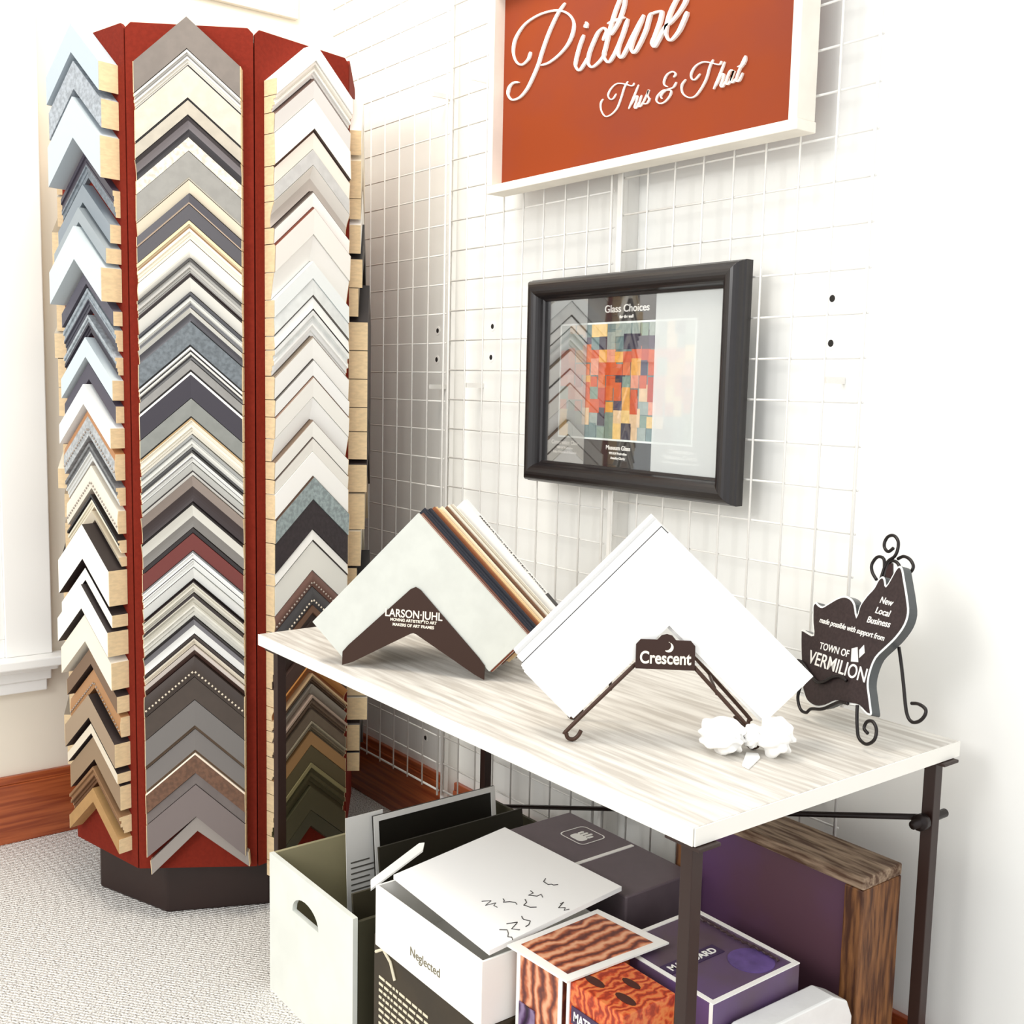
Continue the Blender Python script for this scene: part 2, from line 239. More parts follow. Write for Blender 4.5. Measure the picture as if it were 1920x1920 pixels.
TB = json.loads('{"M":[[2.0454,0.065,0.034,"flat",[[1,"8d837b",1]],"wide grainy taupe",0],[1.9786,0.0313,0.03,"step",[[0.3,"d9d6cf",0],[0.45,"a19d97",0],[0.92,"e4e0d6",0],[1,"37312f",0]],"silver white ridged",0],[1.9455,0.0693,0.026,"flat",[[0.95,"cfc8b9",1],[1,"2c2624",0]],"wide flat stone beige",0],[1.8744,0.0326,0.026,"flat",[[0.93,"c0b8a8",1],[1,"3a3230",0]],"greige flat",0],[1.8399,0.0417,0.03,"scoop",[[0.2,"4d4547",0],[0.6,"8d8587",0],[1,"2a2226",0]],"scooped black and pewter",0],[1.7965,0.0279,0.024,"flat",[[1,"e6dfcf",2]],"speckled cream",0],[1.7668,0.0588,0.026,"flat",[[0.94,"a2a09a",1],[1,"cfc8b8",0]],"wide flat concrete grey",0],[1.7062,0.0269,0.024,"bevel",[[1,"e9dcc2",0]],"narrow ivory",0],[1.6775,0.0221,0.026,"flat",[[0.86,"57545b",0],[1,"d8c0a8",0]],"slate grey with pale lip",0],[1.6536,0.0324,0.026,"flat",[[1,"605d62",0]],"plain slate grey",0],[1.6194,0.0391,0.026,"step",[[0.3,"e2cfa8",0],[0.42,"b58a5c",0],[1,"efe6d2",0]],"cream and tan stepped",0],[1.5784,0.038,0.024,"round",[[1,"f2ede0",0]],"rounded off-white",0],[1.5387,0.0346,0.03,"step",[[0.2,"55524f",0],[0.9,"c3c0b8",0],[1,"4a3431",0]],"dark edged silver",0],[1.5022,0.0352,0.026,"bevel",[[0.15,"3d3331",0],[1,"dddad0",0]],"bright silver sloped",0],[1.4652,0.0333,0.026,"step",[[0.3,"55555a",0],[0.7,"d4d3cc",0],[1,"8f8f92",0]],"three-band pewter",0],[1.4301,0.0284,0.03,"scoop",[[0.35,"e3e1d8",0],[1,"6e6b70",0]],"scooped white to graphite",0],[1.3999,0.053,0.03,"flat",[[0.94,"7d868c",2],[1,"232326",0]],"speckled slate blue",0],[1.3451,0.0275,0.028,"step",[[0.25,"f0eee6",0],[0.4,"2a2426",0],[0.65,"d8d6cf",0],[0.8,"2e282a",0],[1,"8d8b8a",0]],"black and white pinstriped",0],[1.3158,0.0241,0.026,"flat",[[0.85,"9d9b97",1],[1,"262022",0]],"mid grey with black lip",0],[1.2899,0.0572,0.028,"flat",[[0.1,"f2f0ea",0],[1,"453f4a",0]],"dark aubergine with white top edge",0],[1.2309,0.041,0.028,"flat",[[0.95,"949690",1],[1,"3a3632",0]],"brushed grey green",0],[1.1882,0.0363,0.026,"step",[[0.14,"c7a777",0],[1,"e8e1d0",0]],"cream with fine gold line",0],[1.15,0.0341,0.026,"step",[[0.3,"a7a8a4",0],[0.8,"d9d8d0",0],[1,"6e6c6a",0]],"pale pewter ridged",0],[1.1142,0.0259,0.026,"step",[[0.18,"4a4846",0],[0.5,"efeee8",0],[0.6,"8a8886",0],[1,"e9e8e2",0]],"white silver double ridged",0],[1.0865,0.0278,0.024,"bevel",[[0.6,"c4c4be",0],[0.75,"4f4c4c",0],[1,"dcdbd4",0]],"thin grey lined silver",0],[1.0569,0.0572,0.03,"scoop",[[0.4,"a8998f",0],[1,"4a3a39",0]],"scooped taupe to brown",0],[0.9978,0.0571,0.03,"scoop",[[0.1,"2a2224",0],[0.55,"dcd9cf",0],[1,"8f8a84",0]],"deep scooped champagne silver",0],[0.9389,0.0101,0.024,"flat",[[1,"2e2424",0]],"thin black",0],[0.927,0.0382,0.026,"flat",[[1,"83352d",0]],"plain brick red",0],[0.887,0.0377,0.028,"step",[[0.12,"8b8b8c",0],[0.45,"f0f0ec",0],[0.52,"4b4749",0],[1,"e5e5e1",0]],"white with dark pinline",0],[0.8475,0.0289,0.026,"bevel",[[0.85,"dfdfda",0],[1,"3b3231",0]],"soft white sloped",0],[0.8168,0.0262,0.026,"step",[[0.12,"3b302d",0],[1,"ddd8c8",0]],"ivory with brown edge",0],[0.7888,0.0521,0.028,"step",[[0.12,"3a2e2c",0],[0.5,"c9c4b4",0],[1,"dedbcf",1]],"antique silver beige",0],[0.7349,0.0405,0.03,"scoop",[[0.15,"332c30",0],[0.5,"8f8d92",0],[1,"ecebe6",0]],"scooped graphite to white",0],[0.6926,0.0231,0.024,"step",[[0.4,"4a3a33",0],[1,"ded4c0",0]],"thin brown and cream",0],[0.6677,0.0234,0.024,"bevel",[[0.5,"ddd2c8",0],[1,"5a4038",0]],"narrow pink silver",0],[0.6424,0.0476,0.028,"beads",[[1,"4a3b33",0]],"dark brown pale beaded",0],[0.593,0.0523,0.026,"flat",[[1,"5a4c42",1]],"wide flat dark umber",0],[0.5389,0.0672,0.026,"flat",[[0.88,"837e7a",0],[1,"5e4630",0]],"wide plain stone grey",0],[0.4699,0.0542,0.024,"flat",[[0.9,"857f7b",0],[1,"6a4f35",0]],"plain stone grey lower",0],[0.414,0.0482,0.028,"flat",[[0.08,"f0e0cc",0],[1,"8a6148",2]],"glittering copper brown with pale edge",0],[0.364,0.0257,0.024,"flat",[[1,"857a76",1]],"narrow mushroom grey",0],[0.3365,0.0772,0.026,"flat",[[1,"8a7d7a",0]],"mauve grey",0],[0.2575,0.0342,0.022,"flat",[[1,"a39a93",0]],"narrow light taupe, hanging alone",4]],"L":[[2.0475,0.0605,0.05,"flat",[[1,"b9c6cf",0]],"deep pale steel blue",0],[1.9696,0.0602,0.045,"flat",[[1,"b4bcc4",2]],"streaky silver blue",0],[1.8921,0.0884,0.05,"flat",[[1,"c3ced4",0]],"deep ice blue",0],[1.7794,0.0575,0.018,"step",[[0.5,"4b4453",0],[1,"8d97a0",2]],"purple black and silver",0],[1.7053,0.0399,0.028,"flat",[[1,"8f9aa3",0]],"box-shaped dark sided steel",0],[1.6532,0.0325,0.04,"flat",[[1,"a2abb0",0]],"box-shaped grey green",0],[1.6104,0.0731,0.054,"flat",[[1,"cbd5d8",0]],"deep frost white",0],[1.5167,0.0314,0.024,"flat",[[1,"6b6875",1]],"smoky violet grey",0],[1.4753,0.0463,0.02,"step",[[0.5,"aab4bb",2],[1,"565663",0]],"weathered silver streaked",0],[1.4152,0.0392,0.02,"step",[[0.4,"b9c1c6",2],[1,"3c3744",0]],"scratched pewter",0],[1.364,0.0445,0.03,"flat",[[1,"cbd6da",0]],"light glacier grey",0],[1.3061,0.0374,0.022,"flat",[[1,"5b5462",0]],"dark plum",0],[1.2571,0.045,0.038,"flat",[[1,"eef0ee",0]],"plain white",0],[1.1986,0.0593,0.026,"beads",[[0.25,"c98e5c",0],[1,"c4c6c6",2]],"ornate orange edged silver",0],[1.1222,0.0409,0.024,"step",[[0.5,"8f8f8f",2],[1,"d4d4d0",0]],"ribbed pewter",0],[1.0689,0.052,0.022,"beads",[[1,"e3dccb",0]],"cream beaded",0],[1.0016,0.0293,0.022,"step",[[0.4,"3a3432",0],[1,"e7dfc9",0]],"cream with dark rim",0],[0.9628,0.0215,0.022,"bevel",[[1,"d9ccb4",0]],"thin sand coloured",0],[0.9337,0.081,0.05,"flat",[[1,"f3efe6",3]],"deep white fronted brown sided",0],[0.8302,0.0282,0.043,"flat",[[1,"f6f2ea",3]],"deep white capped brown",0],[0.7926,0.0568,0.056,"flat",[[1,"f4efe4",3]],"wide white with brown sides",0],[0.7194,0.0634,0.048,"flat",[[1,"efe6d4",0]],"broad cream",0],[0.6378,0.0387,0.034,"flat",[[1,"8f7157",3]],"dark sided walnut",0],[0.5872,0.0472,0.025,"beads",[[1,"c28e5e",0]],"copper beaded",0],[0.5259,0.0554,0.043,"flat",[[1,"b19a80",3]],"tan fronted dark sided",0],[0.4544,0.0236,0.037,"flat",[[1,"e2d7c2",3]],"pale rimmed dark sided",0],[0.4227,0.0578,0.03,"flat",[[1,"a88f72",3]],"caramel and black",0],[0.3482,0.0407,0.032,"step",[[0.5,"a67c55",1],[1,"7f5a3c",0]],"brown oak",0],[0.295,0.0342,0.036,"flat",[[1,"c59a62",1]],"golden natural wood",0]],"R":[[2.0299,0.034,0.047,"flat",[[1,"f6f5f1",0]],"bright white flat",0],[1.994,0.0348,0.04,"step",[[0.5,"f2eee4",0],[1,"f7f5ef",0]],"soft white stepped",0],[1.9575,0.0429,0.036,"flat",[[0.1,"6b4a40",0],[1,"dcdbd8",0]],"pale grey with brown top edge",0],[1.9128,0.0681,0.038,"flat",[[0.96,"f5f3ee",0],[1,"6b5a52",0]],"wide milk white",0],[1.8429,0.0397,0.034,"flat",[[0.1,"7a5a4c",0],[1,"f3ece0",0]],"warm white",0],[1.8014,0.0335,0.036,"flat",[[1,"cfd0ce",1]],"light ash grey",0],[1.7661,0.0553,0.034,"scoop",[[0.5,"e2ddd4",0],[1,"cfc6bc",0]],"scooped oyster",0],[1.709,0.0344,0.034,"flat",[[0.1,"4b3a33",0],[1,"f7f5f0",0]],"chalk white",0],[1.6728,0.0603,0.038,"flat",[[0.05,"8a4a38",0],[1,"eeebe4",0]],"wide cream white",0],[1.6107,0.0586,0.034,"bevel",[[1,"f2f0ea",0]],"sloped white",0],[1.5503,0.0381,0.036,"flat",[[1,"e6ebea",0]],"cool white",0],[1.5104,0.0396,0.034,"flat",[[0.9,"dfe3e1",1],[1,"6e6862",0]],"mist grey",0],[1.4691,0.0287,0.034,"flat",[[0.9,"eef0ed",0],[1,"4a4240",0]],"white with dark lip",0],[1.4386,0.057,0.034,"step",[[0.5,"e9ebe8",1],[1,"f4f4f1",0]],"washed white oak",0],[1.3797,0.0511,0.034,"flat",[[0.08,"8a7a68",0],[1,"f2f1ec",0]],"white with tan line",0],[1.3268,0.0377,0.036,"flat",[[0.08,"55504c",0],[1,"f5f5f2",0]],"wide snow white",0],[1.2873,0.0479,0.036,"flat",[[0.08,"8c6650",0],[1,"f1efe8",0]],"eggshell white",0],[1.2376,0.0506,0.034,"bevel",[[1,"f6f5f1",0]],"sloped snow white",0],[1.1852,0.0395,0.034,"flat",[[0.07,"8c7460",0],[1,"f3f1ea",0]],"antique white",0],[1.1439,0.032,0.034,"flat",[[0.08,"5a463c",0],[1,"edeae2",0]],"bone white",0],[1.1101,0.0561,0.036,"flat",[[1,"f7f6f2",0]],"paper white",0],[1.0522,0.0541,0.038,"flat",[[0.04,"6a5244",0],[1,"aab9ba",2]],"weathered blue grey barnwood",0],[0.9964,0.0697,0.036,"flat",[[1,"3f3238",2]],"distressed blackish brown",0],[0.9248,0.0264,0.034,"flat",[[0.9,"f3f2ed",0],[1,"544c46",0]],"smooth white",0],[0.8967,0.0689,0.034,"flat",[[1,"ecebe3",0]],"wide linen white",0],[0.8259,0.037,0.034,"beads",[[1,"8a6458",0]],"rosy brown beaded",0],[0.7872,0.0436,0.034,"beads",[[1,"5d5a5c",0]],"dark pewter beaded",0],[0.7418,0.0895,0.034,"step",[[0.2,"8a6650",0],[1,"4b362e",0]],"dark brown",0],[0.6505,0.0411,0.034,"flat",[[1,"5c4238",1]],"chocolate brown",0],[0.6076,0.0315,0.036,"scoop",[[0.6,"c98a4c",0],[1,"a8642e",0]],"orange gold scooped",0],[0.5743,0.0246,0.034,"step",[[0.3,"d4b48a",0],[1,"7a5c44",0]],"tan and brown",0],[0.5479,0.0247,0.034,"bevel",[[1,"a49a8c",0]],"grey silver",0],[0.5215,0.0344,0.034,"step",[[0.2,"b8a08e",0],[1,"7c6450",0]],"pinkish brown",0],[0.4852,0.0275,0.032,"flat",[[1,"82705c",1]],"drab brown",0],[0.456,0.0253,0.032,"step",[[0.3,"a89c84",0],[1,"8e7f66",0]],"olive grey",0],[0.4289,0.033,0.03,"flat",[[1,"b58a5a",0]],"light caramel",0],[0.3941,0.0412,0.03,"flat",[[1,"6d6244",0]],"dark olive-glow-tinted",0],[0.3511,0.0589,0.03,"step",[[0.2,"9a9066",0],[1,"5c5638",0]],"moss with pale rim",0],[0.2905,0.0592,0.03,"flat",[[1,"5f5a40",0]],"plain moss",0],[0.2295,0.0382,0.03,"flat",[[1,"55523c",0]],"deep moss",0]]}')  # lowest R samples have the dim olive glow put into their colours
for key, k, where in (('M', 0, "the rack's front face"), ('L', -1, "the rack's left face"), ('R', 1, "the rack's right face")):
    n = len(TB[key])
    for i, (z, h, d, prof, st, desc, rot) in enumerate(TB[key]):
        sample(k, z, h, d, prof, st, rot, '%s corner sample, %s, %s' % (desc, ordn(i, n), where), 'corner samples on ' + where, hw={'M': .112, 'L': .112, 'R': .111}[key])
rnd = random.Random(4)
pal = ['2f2424', '3a2c2a', 'e8dcc4', '9b8a74', '27201f', 'c9bfae', '6f5a48', 'f2efe8', '4a3b36', 'b9a68a']
palname = ['black', 'very dark brown', 'cream', 'sand brown', 'jet black', 'pale stone', 'mid brown', 'white', 'dark brown', 'light tan']
for k, where, n in ((2, "rack's far right side seen edge on", 24), (-2, "rack's far left side seen edge on", 24)):
    z = 1.98
    for i in range(n):
        h = rnd.choice([.05, .06, .07, .09]); c = rnd.randrange(10); d = rnd.choice([.02, .028, .035] if k == -2 else [.025, .035, .045, .055])
        if k == 2 and i < 4: c = (7, 2, 9, 7)[i]; d = .03
        if k == 2 and 6 <= i < 12: c = (0, 4, 1, 0, 4, 1)[i - 6]; d = .05
        if z - h < .36: break
        sample(k, z, h - .002, d, 'flat', [(1, pal[c], 0)], 0, '%s corner sample, %s, %s' % (palname[c], ordn(i, n) if i < 20 else 'near the bottom', where), 'corner samples on ' + where, detail=False, hw=.115)
        z -= h + rnd.choice([0, .004, .012])
# ---------------------------------------------------------------- hanging sign
SGN = json.loads('{"pic":[[[-2.021,2.024],[-2.03,2.01],[-2.053,2.003],[-2.075,2.015],[-2.086,2.038],[-2.079,2.065],[-2.048,2.088],[-2.003,2.097],[-1.958,2.096],[-1.922,2.089],[-1.893,2.075],[-1.875,2.055],[-1.875,2.034],[-1.89,2.013],[-1.918,1.997],[-1.954,1.987],[-1.983,1.987]],[[-1.904,2.1],[-1.922,2.089],[-1.939,2.073],[-1.96,2.047],[-1.981,2.013],[-1.991,1.993],[-2.009,1.969],[-2.031,1.946],[-2.058,1.932],[-2.086,1.932],[-2.102,1.945],[-2.099,1.961],[-2.083,1.969],[-2.061,1.966]],[[-1.839,2.019],[-1.851,2.0],[-1.862,1.974],[-1.863,1.959],[-1.851,1.949],[-1.836,1.958],[-1.823,1.97]],[[-1.834,2.044],[-1.832,2.04],[-1.833,2.035],[-1.834,2.032]],[[-1.778,1.994],[-1.768,2.007],[-1.775,2.018],[-1.792,2.014],[-1.807,1.997],[-1.82,1.976],[-1.822,1.957],[-1.81,1.947],[-1.792,1.951],[-1.776,1.96],[-1.77,1.969]],[[-1.722,2.072],[-1.741,2.044],[-1.756,2.012],[-1.767,1.981],[-1.773,1.961],[-1.759,1.946],[-1.744,1.955],[-1.732,1.969],[-1.717,1.991],[-1.703,2.019]],[[-1.752,1.999],[-1.731,2.019],[-1.716,2.046],[-1.714,2.066],[-1.722,2.072]],[[-1.764,2.024],[-1.744,2.025],[-1.712,2.024]],[[-1.703,2.019],[-1.717,1.991],[-1.728,1.971],[-1.728,1.954],[-1.718,1.947],[-1.703,1.961],[-1.688,1.98],[-1.657,2.015]],[[-1.657,2.015],[-1.674,1.991],[-1.688,1.97],[-1.69,1.956],[-1.681,1.948],[-1.666,1.961],[-1.649,1.985],[-1.639,2.009],[-1.627,2.012],[-1.604,2.01]],[[-1.605,2.01],[-1.61,1.992],[-1.622,1.969],[-1.63,1.955],[-1.624,1.947],[-1.613,1.957],[-1.596,1.977],[-1.58,1.983],[-1.558,1.997],[-1.542,2.014],[-1.546,2.027],[-1.561,2.027],[-1.583,2.001],[-1.593,1.972],[-1.589,1.956],[-1.578,1.949],[-1.559,1.96],[-1.546,1.977],[-1.537,1.992]]],"tt":[[[-1.68,1.889],[-1.687,1.885],[-1.709,1.893],[-1.732,1.898],[-1.749,1.892],[-1.758,1.881],[-1.753,1.872],[-1.743,1.87],[-1.733,1.878]],[[-1.699,1.896],[-1.709,1.886],[-1.718,1.867],[-1.729,1.849],[-1.747,1.839],[-1.765,1.839],[-1.778,1.853],[-1.78,1.868],[-1.773,1.875]],[[-1.667,1.883],[-1.681,1.861],[-1.694,1.841]],[[-1.69,1.846],[-1.676,1.86],[-1.669,1.861],[-1.673,1.85],[-1.677,1.841],[-1.671,1.839],[-1.663,1.85]],[[-1.657,1.861],[-1.663,1.848],[-1.665,1.841],[-1.659,1.84],[-1.651,1.848]],[[-1.653,1.845],[-1.642,1.859],[-1.637,1.867],[-1.64,1.858],[-1.635,1.848],[-1.641,1.842],[-1.651,1.843]],[[-1.641,1.842],[-1.632,1.85]],[[-1.561,1.867],[-1.569,1.859],[-1.584,1.858],[-1.598,1.858],[-1.611,1.851],[-1.614,1.842],[-1.604,1.835],[-1.59,1.836],[-1.577,1.845],[-1.575,1.854],[-1.589,1.857],[-1.602,1.85],[-1.599,1.843]],[[-1.585,1.863],[-1.594,1.869],[-1.594,1.878],[-1.586,1.887],[-1.572,1.889],[-1.564,1.883],[-1.569,1.878]],[[-1.446,1.882],[-1.452,1.877],[-1.471,1.884],[-1.492,1.89],[-1.511,1.887],[-1.522,1.876],[-1.521,1.866],[-1.512,1.862],[-1.499,1.87]],[[-1.467,1.889],[-1.475,1.878],[-1.482,1.859],[-1.494,1.843],[-1.51,1.831],[-1.527,1.832],[-1.543,1.843],[-1.546,1.858],[-1.536,1.867]],[[-1.438,1.879],[-1.451,1.855],[-1.463,1.835]],[[-1.458,1.84],[-1.446,1.856],[-1.439,1.857],[-1.442,1.846],[-1.446,1.838],[-1.441,1.835],[-1.434,1.843]],[[-1.416,1.859],[-1.423,1.86],[-1.43,1.85],[-1.433,1.84],[-1.427,1.837],[-1.42,1.846],[-1.414,1.858],[-1.42,1.845],[-1.42,1.839],[-1.415,1.838],[-1.41,1.843]],[[-1.388,1.879],[-1.397,1.865],[-1.406,1.848],[-1.408,1.839],[-1.401,1.838],[-1.393,1.85]],[[-1.401,1.858],[-1.389,1.869],[-1.388,1.879]],[[-1.406,1.863],[-1.389,1.865]]]}')
sg = empty('shop_sign', (-1.692, YG - .004, 1.72), 'large orange-brown shop sign with white script lettering in a whitewashed frame', 'sign')
sx0, sx1, sz0, sz1, sy0, sy1 = -2.143, -1.243, 1.722, 2.19, 1.56, 1.612
sgw = mat('f1ebdf', .65, noise=.10, scale=9, stretch=(1, 1, 1)); w_ = .019
MB().box(sx0, sx1, sy0, sy1, sz0, sz0 + w_).box(sx0, sx1, sy0, sy1, sz1 - w_, sz1).box(sx0, sx0 + w_, sy0, sy1, sz0 + w_, sz1 - w_).box(sx1 - w_ - .003, sx1 - .003, sy0 + .002, sy1, sz0 + w_, sz1 - w_).build('frame', sgw, sg, bevel=.0015)
MB().box(sx0 + w_, sx1 - w_, 1.59, 1.608, sz0 + w_, sz1 - w_).build('board', mat('a84618', .6, noise=.35, scale=3.5, stretch=(1, 1, 1.4), h2='a04428', spec=.2), sg)
lettm = mat('fffdf6', .5)
def ribbon(mb, pts, wmin, wmax, y0, y1, ang=1.15):
    P = smooth_path([(p[0], 0, p[1]) for p in pts], 7); n = len(P); L_ = []; R_ = []
    for i in range(n):
        t = (P[min(i + 1, n - 1)] - P[max(i - 1, 0)]); t = t.normalized() if t.length > 0 else Vector((1, 0, 0))
        a = math.atan2(t.z, t.x); f = abs(math.cos(a - ang)) ** 4; e = min(1, min(i, n - 1 - i) / 5 + .45)
        w = (wmin + (wmax - wmin) * f) * e / 2; nn = Vector((-t.z, 0, t.x)); L_.append(P[i] + nn * w); R_.append(P[i] - nn * w)
    vs = [(q.x, y, q.z) for y in (y0, y1) for q in L_ + R_]; fs = []; N = 2 * n
    for i in range(n - 1):
        fs += [(i, i + 1, n + i + 1, n + i), (N + i, N + n + i, N + n + i + 1, N + i + 1), (i, N + i, N + i + 1, i + 1), (n + i, n + i + 1, N + n + i + 1, N + n + i)]
    fs += [(0, n, N + n, N), (n - 1, N + n - 1, N + 2 * n - 1, 2 * n - 1)]
    mb.add(vs, fs)
m = MB()
for i, s_ in enumerate(SGN['pic']): ribbon(m, s_, .0038, .0104 if i != 3 else .013, 1.586 - i * .0002, 1.59)
m.build('main_lettering', lettm, sg)
m = MB()
for i, s_ in enumerate(SGN['tt']): ribbon(m, s_, .0020, .0044, 1.5875 - i * .00015, 1.59)
m.build('small_lettering', lettm, sg)
# ---------------------------------------------------------------- framed glass display
fr = empty('picture_frame', (-1.686, YG - .006, 1.056), 'black framed glass comparison display hanging below the sign', 'framed picture')
fx0, fx1, fz0, fz1 = -2.003, -1.369, 1.056, 1.516
prof = [(0, 1.612), (0, 1.594), (.002, 1.590)] + [(.023 - .021 * math.cos(math.radians(a)), 1.590 - .022 * math.sin(math.radians(a))) for a in range(15, 180, 15)] + [(.045, 1.5905), (.050, 1.593), (.050, 1.612)]
m = MB(); vs = []; np_ = len(prof)
for (sx, sz) in ((0, 0), (1, 0), (1, 1), (0, 1)):
    for (w, y) in prof: vs.append(((fx0 + w) if sx == 0 else (fx1 - w), y, (fz0 + w) if sz == 0 else (fz1 - w)))
fs = []
for c in range(4):
    for i in range(np_): j = (i + 1) % np_; a = c * np_; b = ((c + 1) % 4) * np_; fs.append((a + i, a + j, b + j, b + i))
m.add(vs, fs)
fo = m.build('moulding', mat('231a1b', .3, spec=.6, noise=.2, scale=60, stretch=(1, 1, 1)), fr, bevel=.0004)
ix0, ix1, iz0, iz1 = fx0 + .049, fx1 - .049, fz0 + .049, fz1 - .049
MB().box(ix0, ix1, 1.603, 1.611, iz0, iz1).build('mat_board', mat('3b3533', .7), fr)
ax0, ax1, az0, az1 = -1.902, -1.497, 1.166, 1.410
art = MB(); rr = random.Random(11)
cols = ['e8622c', 'ee7a3c', 'f2b04e', '8fa898', '55476a', 'e9c9a0', '7f9a9a', 'd8482a', 'f3cf86', 'a9b7b0', '3b3050', 'f0a58a']
art.box(ax0, ax1, 1.6018, 1.603, az0, az1, 6)
for i in range(16):
    for j in range(9):
        px = ax0 + (ax1 - ax0) * i / 16; pz = az0 + (az1 - az0) * j / 9; mid = 2 <= j <= 6
        c = rr.choice([0, 0, 1, 7, 2, 11, 0, 1]) if mid and rr.random() < .8 else rr.choice([3, 6, 9, 3, 6, 4, 5, 8, 10])
        w = (ax1 - ax0) / 16 * rr.uniform(.8, 1.25); h = (az1 - az0) / 9 * rr.uniform(.8, 1.5)
        art.box(px, min(px + w, ax1), 1.6012 - rr.random() * .0008, 1.6018, pz, min(pz + h, az1), c)
ao = art.build('abstract_print', [mat(c, .6, noise=.15, scale=90) for c in cols], fr)
pw = mat('e9f1ee', .6); m = MB(); e_ = .004
m.box(ax0 - e_, ax1 + e_, 1.6005, 1.603, az0 - e_, az0).box(ax0 - e_, ax1 + e_, 1.6005, 1.603, az1, az1 + e_).box(ax0 - e_, ax0, 1.6005, 1.603, az0, az1).box(ax1, ax1 + e_, 1.6005, 1.603, az0, az1)
m.build('print_edge', pw, fr)
tw = mat('f6f4ef', .6); UX, UY = (1, 0, 0), (0, 0, 1)
def ctext(body, size, x, z, width=None, bold=.0003): return text('caption', body, size, (x, 1.6024, z), UX, UY, tw, fr, width=width, align='CENTER', bold=bold)
ctext('Glass Choices', .022, -1.695, 1.434, .135, .0003); ctext('for the wall', .009, -1.695, 1.421)
ctext('Conservation Clear', .013, -1.883, 1.146, .093); ctext('99% UV Protection', .007, -1.883, 1.136); ctext('Edge Protected Framing', .007, -1.883, 1.126, .08)
ctext('Museum Glass', .013, -1.708, 1.143, .075); ctext('99% UV Protection', .007, -1.708, 1.133); ctext('Amazing Clarity', .007, -1.708, 1.123)
ctext('Conservation', .012, -1.525, 1.146, .066); ctext('Reflection Control', .012, -1.525, 1.134, .09); ctext('99% UV Protection, Reflection Control', .006, -1.525, 1.125, .1)
def glass(name, refl, rough, haze):
    m = bpy.data.materials.new(name); m.use_nodes = True; nt = m.node_tree; n = nt.nodes; L = nt.links; n.remove(n['Principled BSDF']); o = n['Material Output']
    t = n.new('ShaderNodeBsdfTransparent'); g = n.new('ShaderNodeBsdfGlossy'); g.inputs['Roughness'].default_value = rough
    mx = n.new('ShaderNodeMixShader'); mx.inputs[0].default_value = refl; L.new(t.outputs[0], mx.inputs[1]); L.new(g.outputs[0], mx.inputs[2])
    if haze:
        d = n.new('ShaderNodeBsdfDiffuse'); d.inputs[0].default_value = (.86, .9, .89, 1); m2 = n.new('ShaderNodeMixShader'); m2.inputs[0].default_value = haze
        L.new(mx.outputs[0], m2.inputs[1]); L.new(d.outputs[0], m2.inputs[2]); L.new(m2.outputs[0], o.inputs[0])
    else: L.new(mx.outputs[0], o.inputs[0])
    return m
xa, xb = -1.812, -1.604
for (a, b, mm, lab) in ((ix0, xa, glass('clear_glass', .42, .01, 0), 'clear glossy glass strip on the left'), (xa, xb, glass('museum_glass', .1, .01, 0), 'low-reflection glass strip in the middle'), (xb, ix1, glass('matte_glass', .15, .3, .4), 'hazy matte glass strip on the right')):
    MB().box(a + .0003, b - .0003, 1.5972, 1.599, iz0, iz1).build('glass_pane', mm, fr, label=lab)
# ---------------------------------------------------------------- table
tb = empty('display_table', (-1.5, 1.28, 0), 'narrow table with whitewashed woodgrain top and thin dark legs along the grid wall', 'table')
topm = mat('e2ded6', .45, noise=.3, scale=5, stretch=(1.2, 16, 16), h2='c9c2b8', spec=.4)
MB().box(-2.143, -.885, .98, 1.582, .71, .735).build('tabletop', topm, tb, bevel=.002)
edge = mat('f1eee6', .5)
MB().box(-2.143, -.885, .9775, .9795, .711, .7345).box(-.8845, -.8825, .98, 1.582, .711, .7345).build('edge_band', edge, tb)
for (x, y) in ((-2.085, 1.0), (-.905, 1.0), (-2.085, 1.548), (-.905, 1.548)):
    MB().box(x - .010, x + .010, y - .010, y + .010, .004, .709).box(x - .015, x + .015, y - .015, y + .015, 0, .004).box(x - .03, x + .03, y - .02, y + .02, .705, .7098).build('leg', mat('3a2018', .45, spec=.5), tb, bevel=.001)
MB().tube([(-2.07, 1.546, .25), (-.92, 1.546, .607)], .005).build('brace_rod', mat('2a1c1a', .4, .4), tb, smooth=True)
m = MB(); m.tube([(-.905, 1.50, .609), (-.905, 1.59, .609)], .007, seg=12).tube([(-.905, 1.515, .609), (-.905, 1.53, .609)], .013, seg=12); m.build('brace_bolt', mat('2a1c1a', .4, .4), tb, smooth=True)
# ---------------------------------------------------------------- mat board corner sample stands
def frame_axes(P0, deg, lean):
    a = math.radians(deg); l = math.radians(lean); u = Vector((math.cos(a), math.sin(a), 0)); nb = Vector((-math.sin(a), math.cos(a), 0))
    v = Vector((0, 0, math.cos(l))) + nb * math.sin(l); return Vector(P0), u, v, nb
def chevron(cu, cv, L, w, rot=0, la=None):
    s = math.sqrt(.5); la = la or L; pts = [(0, 0), (L * s, -L * s), (L * s - w * s, -L * s - w * s), (0, -w / s), (-la * s + w * s, -la * s - w * s), (-la * s, -la * s)]
    c, q = math.cos(math.radians(rot)), math.sin(math.radians(rot)); return [(cu + x * c - y * q, cv + x * q + y * c) for x, y in pts]
